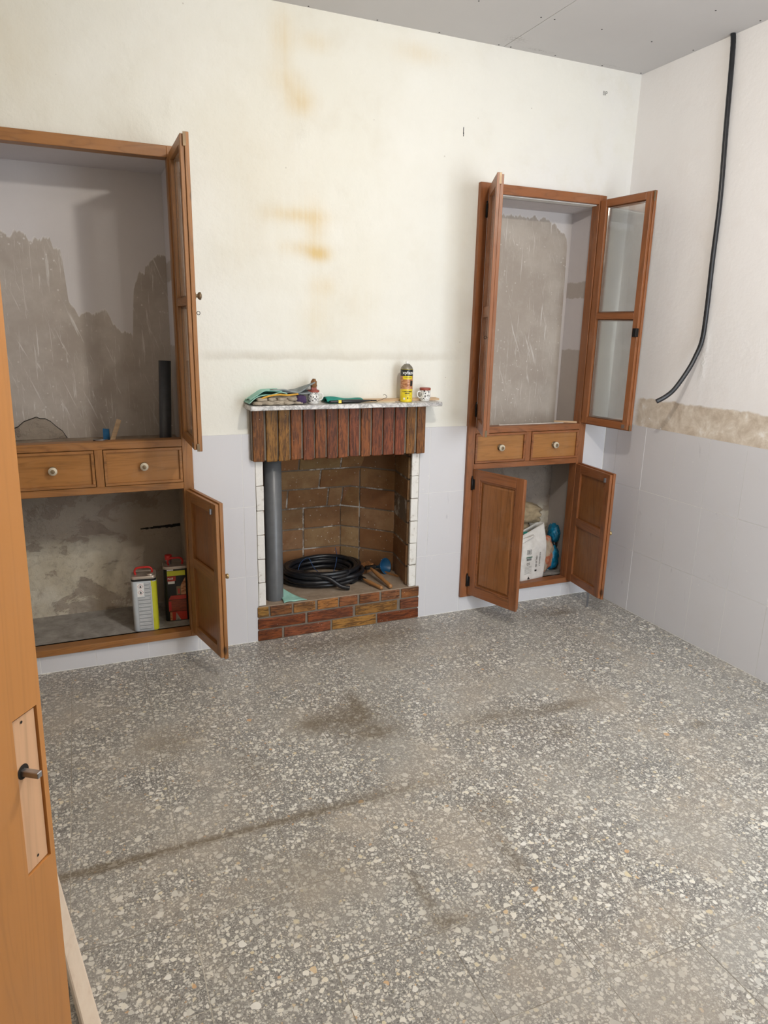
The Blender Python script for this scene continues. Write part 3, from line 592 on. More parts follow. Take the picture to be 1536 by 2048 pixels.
def glazed(root, hx, hy, ang, sgn, wv, wh, w=.318, z0=.982, z1=2.085, kn=None, latch=False, ring=None):
    """sgn +1: hinge on the left; -1: hinge on the right. local y = 0 is the outer face"""
    t = .030; st = .047; b = MB(); zm = 1.532; S = lambda x: x * sgn
    def lay(y0, y1, e, i):   # e = inset of the outer edge, i = widening of the opening
        b.box((S(0 + 0), y0, z0 + e), (S(st - i), y1, z1 - e), wv); b.box((S(w - st + i), y0, z0 + e), (S(w - e), y1, z1 - e), wv)
        b.box((S(st - i), y0, z0 + e), (S(w - st + i), y1, z0 + .048 - i), wh); b.box((S(st - i), y0, z1 - .046 + i), (S(w - st + i), y1, z1 - e), wh)
        b.box((S(st - i), y0, zm - .024 + i), (S(w - st + i), y1, zm + .024 - i), wh)
    lay(0, .015, 0, 0); lay(.0155, t, .006, .009)
    d = b.build('door', root, (hx, hy, 0), -ang if sgn > 0 else ang, .0012)
    for a, c in ((z0 + .043, zm - .019), (zm + .019, z1 - .041)):
        g = MB(); g.box((S(st - .004), .0155, a), (S(w - st + .004), .0185, c), 'glass'); p = g.build('pane', d); p['label'] = 'dusty clear glass pane'
    hinge(d, 0, z0 + .085, sgn); hinge(d, 0, z1 - .10, sgn)
    for u, v in ((z1 - .045, z1 - .001), (z0 + .001, z0 + .030)):
        c = MB(); c.box((S(w - .001), .010, u), (S(w + .0012), .020, v), 'knobd'); c.build('edge_bolt', d)
    b = MB(); b.box((S(w - .040), t - .006, z0 + .012), (S(w - .022), t + .002, z0 + .030), 'steel'); b.build('catch_plate', d)
    if kn: knob('knob', d, (S(w - .022), 0, kn), .014, 'knobd', (0, -1, 0), .024)
    if ring:
        r = MB(); n = 14; rr = .006
        r.tube([(S(w - .02), -.004 - rr + rr * math.cos(2 * PI * i / n), ring + rr * math.sin(2 * PI * i / n)) for i in range(n + 1)], .0012, 'iron', 6); r.tube([(S(w - .02), 0, ring), (S(w - .02), -.005, ring)], .0012, 'iron', 6); r.build('ring_screw', d)
    if latch:
        r = MB(); r.box((S(w - .026), t - .008, 1.435), (S(w - .002), t + .012, 1.475), 'iron'); r.box((S(w - .030), t - .004, 1.452), (S(w - .026), t + .006, 1.466), 'iron'); r.build('latch', d, bevel=.002)
    return d
def panelled(root, hx, hy, ang, sgn, wv, wh, pan, w=.318, z0=.100, z1=.770, kn=None):
    t = .030; st = .047; b = MB(); zm = .45; S = lambda x: x * sgn
    for y0, y1, e in ((0, .015, 0), (.0155, t, .006)):
        b.box((S(0), y0, z0 + e), (S(st), y1, z1 - e), wv); b.box((S(w - st), y0, z0 + e), (S(w - e), y1, z1 - e), wv)
        b.box((S(st), y0, z0 + e), (S(w - st), y1, z0 + .050), wh); b.box((S(st), y0, z1 - .050), (S(w - st), y1, z1 - e), wh)
    b.box((S(st), .020, zm - .022), (S(w - st), t, zm + .022), wh)
    # moulding round the raised field
    for a0, a1, c0, c1 in ((st, w - st, z0 + .050, z0 + .058), (st, w - st, z1 - .058, z1 - .050), (st, st + .008, z0 + .058, z1 - .058), (w - st - .008, w - st, z0 + .058, z1 - .058)): b.box((S(a0), .004, c0), (S(a1), .012, c1), wh)
    d = b.build('door', root, (hx, hy, 0), -ang if sgn > 0 else ang, .0012)
    p = MB(); x0, x1, c0, c1 = st - .003, w - st + .003, z0 + .047, z1 - .047
    p.box((S(x0), .012, c0), (S(x1), .019, c1), pan)
    i = .026; o = [(x0 + i - .010, c0 + i - .010), (x1 - i + .010, c0 + i - .010), (x1 - i + .010, c1 - i + .010), (x0 + i - .010, c1 - i + .010)]; q = [(x0 + i, c0 + i), (x1 - i, c0 + i), (x1 - i, c1 - i), (x0 + i, c1 - i)]
    for kx in range(4):
        n = (kx + 1) % 4; p.quad([(S(o[kx][0]), .012, o[kx][1]), (S(o[n][0]), .012, o[n][1]), (S(q[n][0]), .005, q[n][1]), (S(q[kx][0]), .005, q[kx][1])], pan)
    p.quad([(S(a), .005, c) for a, c in q], pan); p.build('panel', d)
    hinge(d, 0, z0 + .075, sgn); hinge(d, 0, z1 - .075, sgn)
    c = MB(); c.box((S(w - .045), t - .004, z1 - .050), (S(w - .036), t + .010, z1 - .028), 'steel'); c.build('catch_plate', d)
    if kn: knob('knob', d, (S(w - .022), 0, kn), .011, 'brass', (0, -1, 0), .022)
    return d
def cabinet(x0, x1, side, label, wv, wh, pan, depth, nx0, nx1):
    root = thing('built_in_cabinet', label, 'cabinet', ((x0 + x1) / 2, 0, 0)); ox = (x0 + x1) / 2
    root_off = lambda x: x - ox
    b = MB(); y0, y1 = -.022, .034; s = .042; F = lambda x: x - ox
    b.box((F(x0), y0, .083), (F(x0 + s), y1, 2.106), wv); b.box((F(x1 - s), y0, .083), (F(x1), y1, 2.106), wv)
    b.box((F(x0 + s), y0, 2.064), (F(x1 - s), y1, 2.106), wh); b.box((F(x0 + s), y0, .950), (F(x1 - s), y1, .982), wh)
    b.box((F(x0 + s), y0, .768), (F(x1 - s), y1, .797), wh); b.box((F(x0 + s), y0, .083), (F(x1 - s), y1, .112), wh)
    xm = (x0 + x1) / 2; b.box((F(xm - .016), y0, .797), (F(xm + .016), y1, .950), wv)
    b.build('frame', root, bevel=.0015)
    c = MB(); c.box((F(nx0), .034, .782), (F(nx1), depth, .800), 'dusty'); c.box((F(nx0), .034, .926), (F(nx1), depth, .944), 'dusty'); c.build('shelf_board', root)
    for a, c_ in ((x0 + s, xm - .016), (xm + .016, x1 - s)):
        a += .002; c_ -= .002; b = MB(); z0, z1 = .799, .948
        b.box((F(a), -.016, z0), (F(c_), .0, z1), pan)
        for u0, u1, v0, v1 in ((a, c_, z0, z0 + .011), (a, c_, z1 - .011, z1), (a, a + .011, z0 + .011, z1 - .011), (c_ - .011, c_, z0 + .011, z1 - .011)): b.box((F(u0), -.026, v0), (F(u1), -.016, v1), wh)
        b.box((F(a + .01), 0, z0 + .006), (F(c_ - .01), depth - .08, .922), 'dusty')
        d = b.build('drawer', root, bevel=.0012); knob('knob', d, (F((a + c_) / 2), -.016, .874), .017)
    return root, F
HX = .004
rootL, FL = cabinet(-2.957, -2.215, 'l', 'honey pine built-in cabinet in the alcove left of the fireplace, grey tube inside', 'wv', 'wh', 'wpan', .378, LN[0] + .003, LN[1] - .003)
rootR, FR = cabinet(-.875, -.157, 'r', 'red-brown built-in cabinet right of the fireplace, all four doors open', 'rv', 'rh', 'wpan', .268, RN[0] + .003, RN[1] - .003)
D = math.radians
glazed(rootL, FL(-2.222), -.037, D(90), -1, 'wv', 'wh', kn=1.550, ring=1.490)
panelled(rootL, FL(-2.222), -.026, D(103), -1, 'wv', 'wh', 'rpan', kn=.455)
glazed(rootL, FL(-2.950), -.026, D(100), 1, 'wv', 'wh', w=.35); panelled(rootL, FL(-2.950), -.026, D(110), 1, 'wv', 'wh', 'rpan', w=.35)
glazed(rootR, FR(-.168), -.026, D(96), -1, 'rv', 'rh', latch=True, ring=1.55)
glazed(rootR, FR(-.838), -.030, D(115), 1, 'rv', 'rh', ring=1.42)
panelled(rootR, FR(-.838), -.026, D(71), 1, 'rv', 'rh', 'rpan')
panelled(rootR, FR(-.168), -.026, D(84), -1, 'rv', 'rh', 'rpan', kn=.455)

# ================================================================ FIREPLACE
fp = thing('fireplace', 'brick fireplace with marble mantel shelf and raised brick hearth', 'fireplace', (-1.53, 0, 0)); fx = lambda x: x + 1.53
def pjit(c, a=.15): f = 1 + random.uniform(-a, a); return tuple(max(0, x * f * (1 + random.uniform(-.06, .06))) for x in c)
RB = (0.20, 0.050, 0.014); OC = (0.30, 0.145, 0.033); MID = (0.25, 0.095, 0.028)
def brick(x0, x1, y0, y1, z0, z1, mat, col, parent=fp, bev=.0025):
    b = MB(); b.box((fx(x0), y0, z0), (fx(x1), y1, z1), mat, .0012); return b.build('brick', parent, bevel=bev, seg=2, color=col)
# soffit course of upright bricks
edges = [(-1.949, -1.899), (-1.889, -1.839), (-1.833, -1.784), (-1.776, -1.727), (-1.719, -1.668), (-1.662, -1.613), (-1.605, -1.557), (-1.550, -1.502), (-1.495, -1.446), (-1.438, -1.389), (-1.381, -1.329), (-1.323, -1.270), (-1.263, -1.212), (-1.203, -1.157), (-1.147, -1.103)]
P = .040; kf = (3.06 - P) / 3.06; fxx = lambda x: -2.63 + (x + 2.63) * kf; fz = lambda z: 1.45 - (1.45 - z) * kf
for i, (a, c) in enumerate(edges):
    col = (.25, .115, .022) if i in (1, 2) else ((.235, .095, .020) if i in (0, 13, 14) else (RB if i in (6, 8, 10, 11, 12, 4) else (.225, .068, .016)))
    brick(fxx(a), fxx(c), -P, .02, fz(.861) + random.uniform(-.003, .003), fz(1.098), 'brickv', pjit(col, .12), bev=.0035)
b = MB(); b.box((fx(fxx(-1.954)), -.031, fz(.866)), (fx(fxx(-1.104)), .055, fz(1.10)), 'mortar'); b.build('mortar', fp)
b = MB(); b.box((fx(fxx(-1.956)), -.042, fz(1.094)), (fx(fxx(-1.104)), .04, 1.103), 'mortar', .001); b.build('mortar', fp)
# marble shelf
b = MB(); n = 40; ys_ = -.124
for i in range(n):
    x0, x1 = -1.984 + (.901 * i / n), -1.984 + (.901 * (i + 1) / n)
b.box((fx(-1.984), -.124, 1.1035), (fx(-1.081), .02, 1.1225), 'marble'); bmesh.ops.subdivide_edges(b.bm, edges=b.bm.edges, cuts=10, use_grid_fill=True)
for v in b.bm.verts:
    if v.co.y < -.12: v.co.y += mnoise.noise(v.co * 40) * .003; v.co.z += mnoise.noise(v.co * 25) * .0012
s = b.build('mantel_shelf', fp, bevel=.002); s['label'] = 'grey veined marble slab'
# white painted brick ends at both sides of the opening
def pil(x0, x1, n=6):
    z = .176; h = (.868 - z) / n
    for i in range(n): 
        b = MB(); b.box((fx(x0), -.008, z + i * h + .0015), (fx(x1), .010, z + (i + 1) * h - .0015), 'white', .0015); b.build('brick', fp, bevel=.003, seg=2, color=(1, 1, 1))
    b = MB(); b.box((fx(x0 + .003), -.004, z), (fx(x1 - .003), .030, .868), 'mortar'); b.build('mortar', fp)
pil(-1.943, -1.909); pil(-1.172, -1.134)
# hearth: three courses
YH = -.012
for r, (z0, z1) in enumerate(((.004, .054), (.062, .113), (.122, .170))):
    if r == 0: sp = [(-1.950, -1.836, RB), (-1.824, -1.592, (.25, .075, .03)), (-1.582, -1.350, (.33, .15, .035)), (-1.341, -1.113, RB)]
    elif r == 1: sp = [(-1.950, -1.719, RB), (-1.707, -1.475, RB), (-1.461, -1.234, OC), (-1.218, -1.113, (.20, .06, .025))]
    else: sp = [(-1.950, -1.898, OC), (-1.889, -1.785, MID), (-1.776, -1.669, (.34, .15, .04)), (-1.658, -1.552, (.34, .15, .04)), (-1.545, -1.450, MID), (-1.439, -1.332, MID), (-1.322, -1.222, (.24, .10, .035)), (-1.211, -1.113, MID)]
    for a, c, col in sp: brick(a, c, YH + random.uniform(-.001, .001), .09, z0, z1, 'brick', pjit(col, .08))
b = MB(); b.box((fx(-1.947), YH + .005, 0.0), (fx(-1.116), .088, .1735), 'mortar'); b.build('mortar', fp)
b = MB(); b.box((fx(-1.95), .05, .10), (fx(-1.13), .56, .176), 'hearth'); b.box((fx(-1.948), YH + .004, .1705), (fx(-1.115), .06, .1755), 'hearth'); b.build('hearth_slab', fp)
# firebox walls of big firebricks; plan polyline
plan = [(-1.909, .03), (-1.905, .27), (-1.79, .40), (-1.71, .475), (-1.37, .475), (-1.285, .40), (-1.14, .25), (-1.158, .03)]
zr = [.176, .278, .393, .508, .620, .730, .845, .955]
FB = [(.26, .155, .075), (.245, .135, .06), (.28, .17, .085), (.23, .115, .05)]
LEAN = .36
def yl(y, z, k=1.0): return y - (LEAN * k * max(0, z - .523))
def wallbricks(A, B, joints, lean=False, seed=0):
    A = Vector((*A, 0)); B = Vector((*B, 0)); L = (B - A).length; d = (B - A) / L; nn = Vector((d.y, -d.x, 0)); 
    if nn.y > 0 and abs(nn.y) > .2: nn = -nn
    rr = random.Random(seed)
    mb = MB()
    for r in range(len(zr) - 1):
        js = joints(r); js = [0] + [j for j in js if .03 < j < L - .03] + [L]
        for i in range(len(js) - 1):
            a, c = js[i] + .004, js[i + 1] - .004; z0, z1 = zr[r] + .004, zr[r + 1] - .004; pr = rr.uniform(-.0015, .0015)
            b = MB(); vs = []
            for z in (z0, z1):
                for s_, off in ((a, .008 + pr), (c, .008 + pr), (c, -.02), (a, -.02)):
                    p = A + d * s_ + nn * off; y = yl(p.y, z) if lean else p.y; vs.append(b.bm.verts.new((fx(p.x), y, z)))
            for f in ((3, 2, 1, 0), (4, 5, 6, 7), (0, 1, 5, 4), (1, 2, 6, 5), (2, 3, 7, 6), (3, 0, 4, 7)): b.bm.faces.new([vs[q] for q in f]).material_index = b.mi('fbrick')
            b.build('brick', fp, bevel=.003, seg=2, color=pjit(rr.choice(FB), .12))
    # mortar sheet behind the bricks
    for r in range(len(zr) - 1):
        q = []
        for s_, z in ((0, zr[r]), (L, zr[r]), (L, zr[r + 1]), (0, zr[r + 1])):
            p = A + d * s_ + nn * .004; q.append((fx(p.x), yl(p.y, z) if lean else p.y, z))
        mb.quad(q, 'fmortar')
        q2 = [(x, y + .022, z) for x, y, z in q]; mb.quad(q2, 'fmortar')
    mb.build('mortar', fp)
back_off = -1.71
jb = {0: [-1.585], 1: [-1.584], 2: [-1.583], 3: [-1.676, -1.451], 4: [-1.507], 5: [-1.63, -1.40], 6: [-1.50]}
# the back wall: a little wider above, where it leans forward and buries the corner panels
wallbricks((-1.90, .475), (-1.16, .475), lambda r: [j + 1.90 for j in ([-1.79] + jb[r] + ([-1.37] if r < 4 else []) + [-1.27])], True, 1)
wallbricks((-1.37, .475), (-1.285, .40), lambda r: [], False, 2)
wallbricks((-1.285, .40), (-1.14, .25), lambda r: [], False, 3)
wallbricks((-1.14, .25), (-1.172, .013), lambda r: [], False, 4)
wallbricks((-1.905, .27), (-1.79, .40), lambda r: [], False, 5); wallbricks((-1.79, .40), (-1.71, .475), lambda r: [], False, 6)
b = MB(); b.quad([(fx(-1.909), .012, .17), (fx(-1.909), .28, .17), (fx(-1.909), .28, .95), (fx(-1.909), .012, .95)], 'fmortar'); b.build('mortar', fp)
b = MB()
for a, c in (((fx(-1.97), .045, .17), (fx(-1.945), .60, 1.2)), ((fx(-1.13), .045, .17), (fx(-1.11), .60, 1.2)), ((fx(-1.97), .58, 0), (fx(-1.11), .60, 1.2)), ((fx(-1.97), .045, 1.18), (fx(-1.11), .60, 1.2)), ((fx(-1.97), .0, -.01), (fx(-1.11), .6, .1))): b.box(a, c, 'soot_shade')
b.build('flue_shell', fp)

# ================================================================ THINGS IN AND ON THE FIREPLACE
b = MB(); b.lathe([(.0418, .176), (.0418, 1.10), (.037, 1.10), (.037, .178)], 'pvc', (0, 0, 0), 40)
tag(b.build('pipe', None, (-1.848, .070, 0)), 'thick grey plastic pipe standing upright at the left of the firebox', 'pipe')
# coil of black corrugated conduit
def coil():
    pts = []; rr = random.Random(5); turns = 9; n = 64
    rad = [(.195, .0), (.178, .003), (.158, .0), (.145, .012), (.188, .024), (.167, .024), (.150, .036), (.180, .047), (.160, .050), (.17, .058)]
    for t in range(turns * n):
        f = t / n; i = int(f); u = f - i; u = u * u * (3 - 2 * u); a = 2 * PI * f - 1.0
        r = rad[i][0] * (1 - u) + rad[i + 1][0] * u; z = rad[i][1] * (1 - u) + rad[i + 1][1] * u
        r += .010 * math.sin(a * 1.0 + i * 1.9) + .004 * math.sin(2.7 * a + i)
        pts.append((r * 1.10 * math.cos(a), r * .90 * math.sin(a), .013 + z + .005 * (1 + math.sin(a * 1.3 + i * 2.1)) * (1 if i else .3)))
    return pts
cp = coil(); e = Vector(cp[0]); start = [(.035, -.235, .012), (-.02, -.225, .012), (-.07, -.20, .014)]
b = MB(); b.tube(cp, .0118, 'cable', 9, ridge=.03)
b.tube(smoothpath([(.075, -.222, .016), (.035, -.205, .024), (-.02, -.178, .062), (-.09, -.13, .075), (-.15, -.04, .062)], 8), .0115, 'cable', 9, ridge=.06)
tag(b.build('conduit_coil', None, (-1.548, .262, .176)), 'coil of black plastic conduit lying on the hearth', 'conduit')
b = MB(); b.tube(smoothpath([(-1.66, .33, .19), (-1.63, .37, .235), (-1.59, .36, .262), (-1.57, .31, .215), (-1.52, .27, .18), (-1.47, .30, .19), (-1.43, .36, .25), (-1.425, .40, .29)], 8), .0016, 'bluestring', 6)
tag(b.build('string', None), 'thin blue string trailing over the black conduit coil', 'string')
b = MB(); sheet(b, lambda u, v: (-1.822 + u * (.115 * (1 - v)) + .005 * v, -.006 + v * .15 + .004 * u, .177 + .006 * (1 - v) * (1 - u) * abs(math.sin(u * 7 + v * 5)) + .04 * v * v), 'mint', 14, 10, .002)
tag(b.build('cloth', None), 'small mint green cloth corner between pipe and black coil', 'cloth')
# brick fragment, two wooden handled tools, funnel
b = MB(); b.box((-.050, -.02, 0), (.045, .022, .046), 'brickv', .004); tag(b.build('brick_fragment', None, (-1.300, .278, .176), .4, .003, 2, color=(.36, .16, .06)), 'broken brick piece at the back of the hearth beside the coil', 'brick')
def tool(name, a, c, label, head, mat='toolwood', r=.011):
    a, c = Vector(a), Vector(c); L = (c - a).length; root = thing(name, label, 'tool', a, math.atan2((c - a).y, (c - a).x))
    tilt = math.asin((c - a).z / L); b = MB()
    prof = [(0, 0), (r * .8, .001), (r, .01), (r * .85, L * .3), (r * 1.05, L * .6), (r * .8, L * .8), (r * .55, L * .97), (0, L)]
    b.lathe(prof, mat, (0, 0, 0), 14, 'x'); h = b.build('handle', root); h.rotation_euler = (0, -tilt, 0)
    b = MB()
    if head == 'hammer': b.box((L - .010, -.028, -.009), (L + .010, .028, .010), 'iron', .002); b.lathe([(0, -.036), (.011, -.034), (.011, -.026), (.008, -.024)], 'iron', (L + .002, 0, 0), 12, 'y')
    else: b.box((L - .01, -.018, -.004), (L + .05, .018, .004), 'iron', .001); b.box((L + .03, -.022, -.003), (L + .05, .022, .003), 'steel')
    h = b.build('head', root, bevel=.002); h.rotation_euler = (0, -tilt, 0); return root
tool('hammer', (-1.270, -.012, .190), (-1.295, .215, .222), 'wooden handled hammer on the hearth, right of the other handled tool', 'hammer')
tool('scraper', (-1.318, -.008, .188), (-1.368, .135, .196), 'wooden handled tool half under the black conduit coil', 'scraper', r=.010)
b = MB(); b.lathe([(.042, 0), (.044, .001), (.040, -.004), (.010, -.045), (.006, -.080), (.004, -.080), (.008, -.044), (.038, -.003), (.042, 0)], 'blueplast', (0, 0, 0), 24)
o = tag(b.build('funnel', None, (-1.200, .225, .216)), 'blue plastic funnel lying on its side on the hearth', 'funnel'); o.rotation_euler = (D(72), 0, D(28))
b = MB(); b.obox((-1.165, .155, .181), (.45, -.89, 0), (.89, .45, 0), (0, 0, 1), .08, .006, .004, 'toolwood'); tag(b.build('wood_strip', None), 'thin dark wooden strip at the right edge of the hearth', 'wood')

ZT = 1.1225
# folded cloths and gloves at the left of the shelf
b = MB(); lump(b, (-1.865, -.055, ZT + .012), (.093, .058, .013), 'glove', 1, .12, 3.2, 3.5, 4, .03, .05); lump(b, (-1.84, -.05, ZT + .031), (.080, .052, .011), 'glove', 2, .14, 3.0, 3.2, 4, -.05, .05); lump(b, (-1.80, -.075, ZT + .022), (.040, .028, .016), 'glove', 5, .16, 3.0, 2.6, 4, .2, .06)
rg = random.Random(4)
for i in range(9):
    gx = -1.945 + i * .021 + rg.uniform(-.006, .006); lump(b, (gx, -.104 + rg.uniform(-.004, .006), ZT + .010 + (.016 if i % 2 else 0)), (rg.uniform(.016, .026), .012, .0085), 'glove', 20 + i, .18, 3, 2.6, 3, rg.uniform(-.4, .4))
gl = b.build('work_gloves', None); tag(gl, 'stacked beige work gloves under the mint and grey cloths on the mantel', 'gloves')
b = MB(); lump(b, (-1.757, -.088, ZT + .022), (.024, .026, .0185), 'purple', 3, .15, 3, 3, 3); b.build('cuff', gl)['label'] = 'dark purple cuff'
b = MB(); b.tube(smoothpath([(-1.935, -.112, ZT + .030), (-1.90, -.113, ZT + .041), (-1.86, -.112, ZT + .046), (-1.82, -.108, ZT + .043), (-1.77, -.10, ZT + .046)], 6), .0042, 'orange', 6); b.build('trim', gl)['label'] = 'orange edging'
b = MB()
sheet(b, lambda u, v: (-1.985 + u * .165, -.112 + v * .14, ZT + .008 + .040 * min(1, u * 2.2) + .007 * math.sin(v * 5 + u * 4) * u + .008 * math.sin(u * 9) * (1 - v)), 'mint', 18, 14, .003)
sheet(b, lambda u, v: (-1.980 + u * .14, -.10 + v * .12, ZT + .020 + .036 * min(1, u * 2.2) + .005 * math.sin(v * 6 + u * 3)), 'mint', 14, 10, .003)
tag(b.build('cloth', None), 'mint green cloth draped over the left end of the mantel', 'cloth')
b = MB(); sheet(b, lambda u, v: (-1.875 + u * .18, -.095 + v * .13 - .01 * u, ZT + .056 + .006 * math.sin(u * 8 + v * 4) + .030 * max(0, u - .62) / .38 - .012 * v), 'greycloth', 22, 12, .006)
sheet(b, lambda u, v: (-1.86 + u * .15, -.09 + v * .11, ZT + .047 + .004 * math.sin(u * 6 + v * 5)), 'greycloth', 16, 10, .006)
tag(b.build('cloth', None), 'grey blue cloth folded on top of the gloves on the mantel', 'cloth')
def mug(x, y, rot, label, brush):
    root = thing('espresso_mug', label, 'mug', (x, y, ZT), rot, 'patterned espresso mugs on the mantel'); root.scale = (1, 1, .88)
    b = MB(); r = .0255; b.lathe([(0, 0), (r * .82, 0), (r * .88, .003), (r * .97, .010), (r, .020), (r, .058), (r * .93, .058), (r * .9, .012), (0, .010)], 'mug', (0, 0, 0), 32); b.build('body', root)
    b = MB(); b.tube(smoothpath([(r * .95, 0, .050), (r + .012, 0, .050), (r + .016, 0, .036), (r + .011, 0, .022), (r * .95, 0, .016)], 6), .0028, 'capwhite', 8); b.build('handle', root)
    b = MB(); prof = [(r * .90, .054), (r * 1.03, .0585), (r * 1.03, .069), (r * .95, .070), (0, .0695)]
    if brush: prof = [(r * .9, .054), (r * 1.03, .0585), (r * 1.03, .067), (r * .93, .068), (r * .9, .060), (0, .059)]
    b.lathe(prof, 'lidred', (0, 0, 0), 32); b.build('lid', root)
    return root
mug(-1.690, -.062, D(-20), 'small patterned espresso mug with a brown brush in it, beside the cloths', True)
mug(-1.138, -.052, D(185), 'small patterned espresso mug with a rusty lid, right of the spray can', False)
b = MB(); b.box((-.012, -.006, -.04), (.012, .006, .008), 'lidred'); lump(b, (0, 0, .022), (.0135, .008, .022), 'bristle', 4, .3, 6, 2.4, 3, flatz=False); b.box((-.008, -.004, -.050), (.008, .004, -.035), 'toolwood')
tag(b.build('paint_brush', None, (-1.688, -.060, ZT + .062)), 'brown bristle brush standing up in the left patterned mug', 'brush')
# teal pouch, black tool, raw plank, sticks, wire
b = MB(); sheet(b, lambda u, v: (-1.635 + u * .175, -.090 + v * .09 + .01 * u, ZT + .006 + .018 * math.sin(PI * min(1, v * 1.1 + .05)) * (1 - .6 * u) + .003 * math.sin(u * 8)), 'teal', 18, 10, .004); b.box((-1.62, -.075, ZT), (-1.50, -.005, ZT + .007), 'teal', .002)
tag(b.build('cloth', None), 'teal fabric lying on the mantel beside the left mug', 'cloth')
b = MB(); b.tube(smoothpath([(-1.625, -.095, ZT + .009), (-1.60, -.098, ZT + .010), (-1.585, -.098, ZT + .010)], 4), [.006] * 9, 'labelblack', 10); b.box((-1.587, -.104, ZT + .004), (-1.573, -.091, ZT + .016), 'yellow')
b.tube(smoothpath([(-1.573, -.098, ZT + .010), (-1.53, -.098, ZT + .011), (-1.49, -.094, ZT + .010), (-1.43, -.090, ZT + .011)], 6), [.008] * 14 + [.006, .005, .004, .004, .003], 'labelblack', 10)
b.tube([(-1.43, -.09, ZT + .011), (-1.40, -.088, ZT + .010)], .003, 'iron', 8)
tag(b.build('utility_knife', None), 'black handled tool with a yellow collar on the mantel, in front of the teal fabric', 'tool')
b = MB(); b.box((-.22, -.022, 0), (.22, .022, .010), 'card', .001); tag(b.build('wood_plank', None, (-1.275, -.018, ZT), D(0), .001), 'pale raw pine plank along the back of the mantel behind the spray can', 'wood')
b = MB(); b.box((-.045, -.009, 0), (.055, .008, .004), 'stick', .001); b.box((-.10, -.012, 0), (-.04, -.004, .003), 'stick', .001); tag(b.build('wood_chip', None, (-1.36, -.072, ZT), D(-4)), 'pale flat wood offcut lying in front of the plank on the mantel', 'wood')
b = MB(); b.tube(smoothpath([(-1.40, -.088, ZT + .006), (-1.36, -.060, ZT + .012), (-1.335, -.055, ZT + .022), (-1.345, -.052, ZT + .034), (-1.35, -.052, ZT + .030)], 6), .0010, 'iron', 5); tag(b.build('wire', None), 'short bent dark wire standing up from the mantel clutter', 'wire')
# spray can
root = thing('spray_can', 'yellow and black wood treatment spray can on the mantel', 'spray can', (-1.245, -.072, ZT)); root.scale = (1, 1, .87)
R0 = .0285; b = MB(); b.lathe([(0, .002), (R0 * .9, .0), (R0, .003), (R0 * .97, .006), (R0, .010), (R0, .172), (R0 * .96, .176), (R0 * .80, .186), (R0 * .52, .193), (R0 * .5, .197), (0, .197)], 'yellow', (0, 0, 0), 40, mats=['alu', 'yellow', 'yellow', 'yellow', 'yellow', 'alu', 'alu', 'alu', 'alu', 'alu']); b.build('body', root)
b = MB(); b.lathe([(0, .196), (.0065, .196), (.0060, .212), (0, .212)], 'capwhite', (0, 0, 0), 16); b.build('nozzle', root)
ca = math.atan2(-3.06 + .072, -2.63 + 1.245)
def cyl(u, z, rr=R0 + .0003, off=0.0): a = ca + u / R0 + off; return (rr * math.cos(a), rr * math.sin(a), z)
def wrap(mb, u0, u1, z0, z1, mat, rr=R0 + .0003):
    n = max(2, int(abs(u1 - u0) / .003)); 
    for i in range(n):
        a, c = u0 + (u1 - u0) * i / n, u0 + (u1 - u0) * (i + 1) / n; mb.quad([cyl(a, z0, rr), cyl(c, z0, rr), cyl(c, z1, rr), cyl(a, z1, rr)], mat, True)
b = MB(); wrap(b, -.0895, .0895, .136, .171, 'labelblack'); wrap(b, -.0895, .0895, .068, .136, 'photo'); wrap(b, -.017, .030, .120, .136, 'yellow', R0 + .0005); wrap(b, .018, .034, .085, .112, 'labelblack', R0 + .0005)
text_mesh(b, 'xylazel', .0235, 'inkwhite', lambda x, y: cyl(x + .012, .153 + y, R0 + .0008), .0004)
text_mesh(b, 'CARCOMAS', .0065, 'ink', lambda x, y: cyl(x + .008, .128 + y, R0 + .0008), .0002); text_mesh(b, 'CARCOMAS', .0088, 'ink', lambda x, y: cyl(x + .006, .056 + y, R0 + .0006), .0003)
text_mesh(b, 'SPRAY', .0088, 'ink', lambda x, y: cyl(x + .006, .046 + y, R0 + .0006), .0003)
wrap(b, -.006, .022, .034, .0355, 'inkgrey', R0 + .0005); wrap(b, -.013, -.004, .014, .024, 'capwhite', R0 + .0005); wrap(b, .005, .010, .018, .026, 'ink', R0 + .0005); wrap(b, .016, .026, .018, .0195, 'inkgrey', R0 + .0005)
b.build('label', root)

# ================================================================ THINGS IN THE LEFT CABINET
b = MB(); b.lathe([(.026, 0), (.026, .349), (.022, .349), (.022, .002)], 'pvcd', (0, 0, 0), 28); o = tag(b.build('tube', None, (-2.300, .19, .945)), 'dark grey tube leaning in the right corner of the left cabinet', 'tube'); o.rotation_euler = (D(-4), D(3), 0)
b = MB(); b.obox((-2.504, .22, .994), (.34, 0, .94), (0, 1, 0), (-.94, 0, .34), .050, .004, .010, 'card'); tag(b.build('wood_stick', None, bevel=.002), 'small pale wooden spatula leaning on the back of the left cabinet', 'wood')
b = MB(); b.box((-2.556, .25, .945), (-2.530, .262, .997), 'blueplast', .003); tag(b.build('plastic_scrap', None), 'small bright blue plastic scrap on the left cabinet shelf', 'scrap')
b = MB(); b.box((-2.60, .02, .9785), (-2.575, .03, .985), 'iron', .001); b.tube([(-2.60, .03, .984), (-2.585, .012, .985), (-2.56, .02, .984), (-2.545, .03, .984)], .002, 'steel', 6); tag(b.build('latch_bolt', None), 'small loose metal latch lying on the left cabinet sill', 'latch')
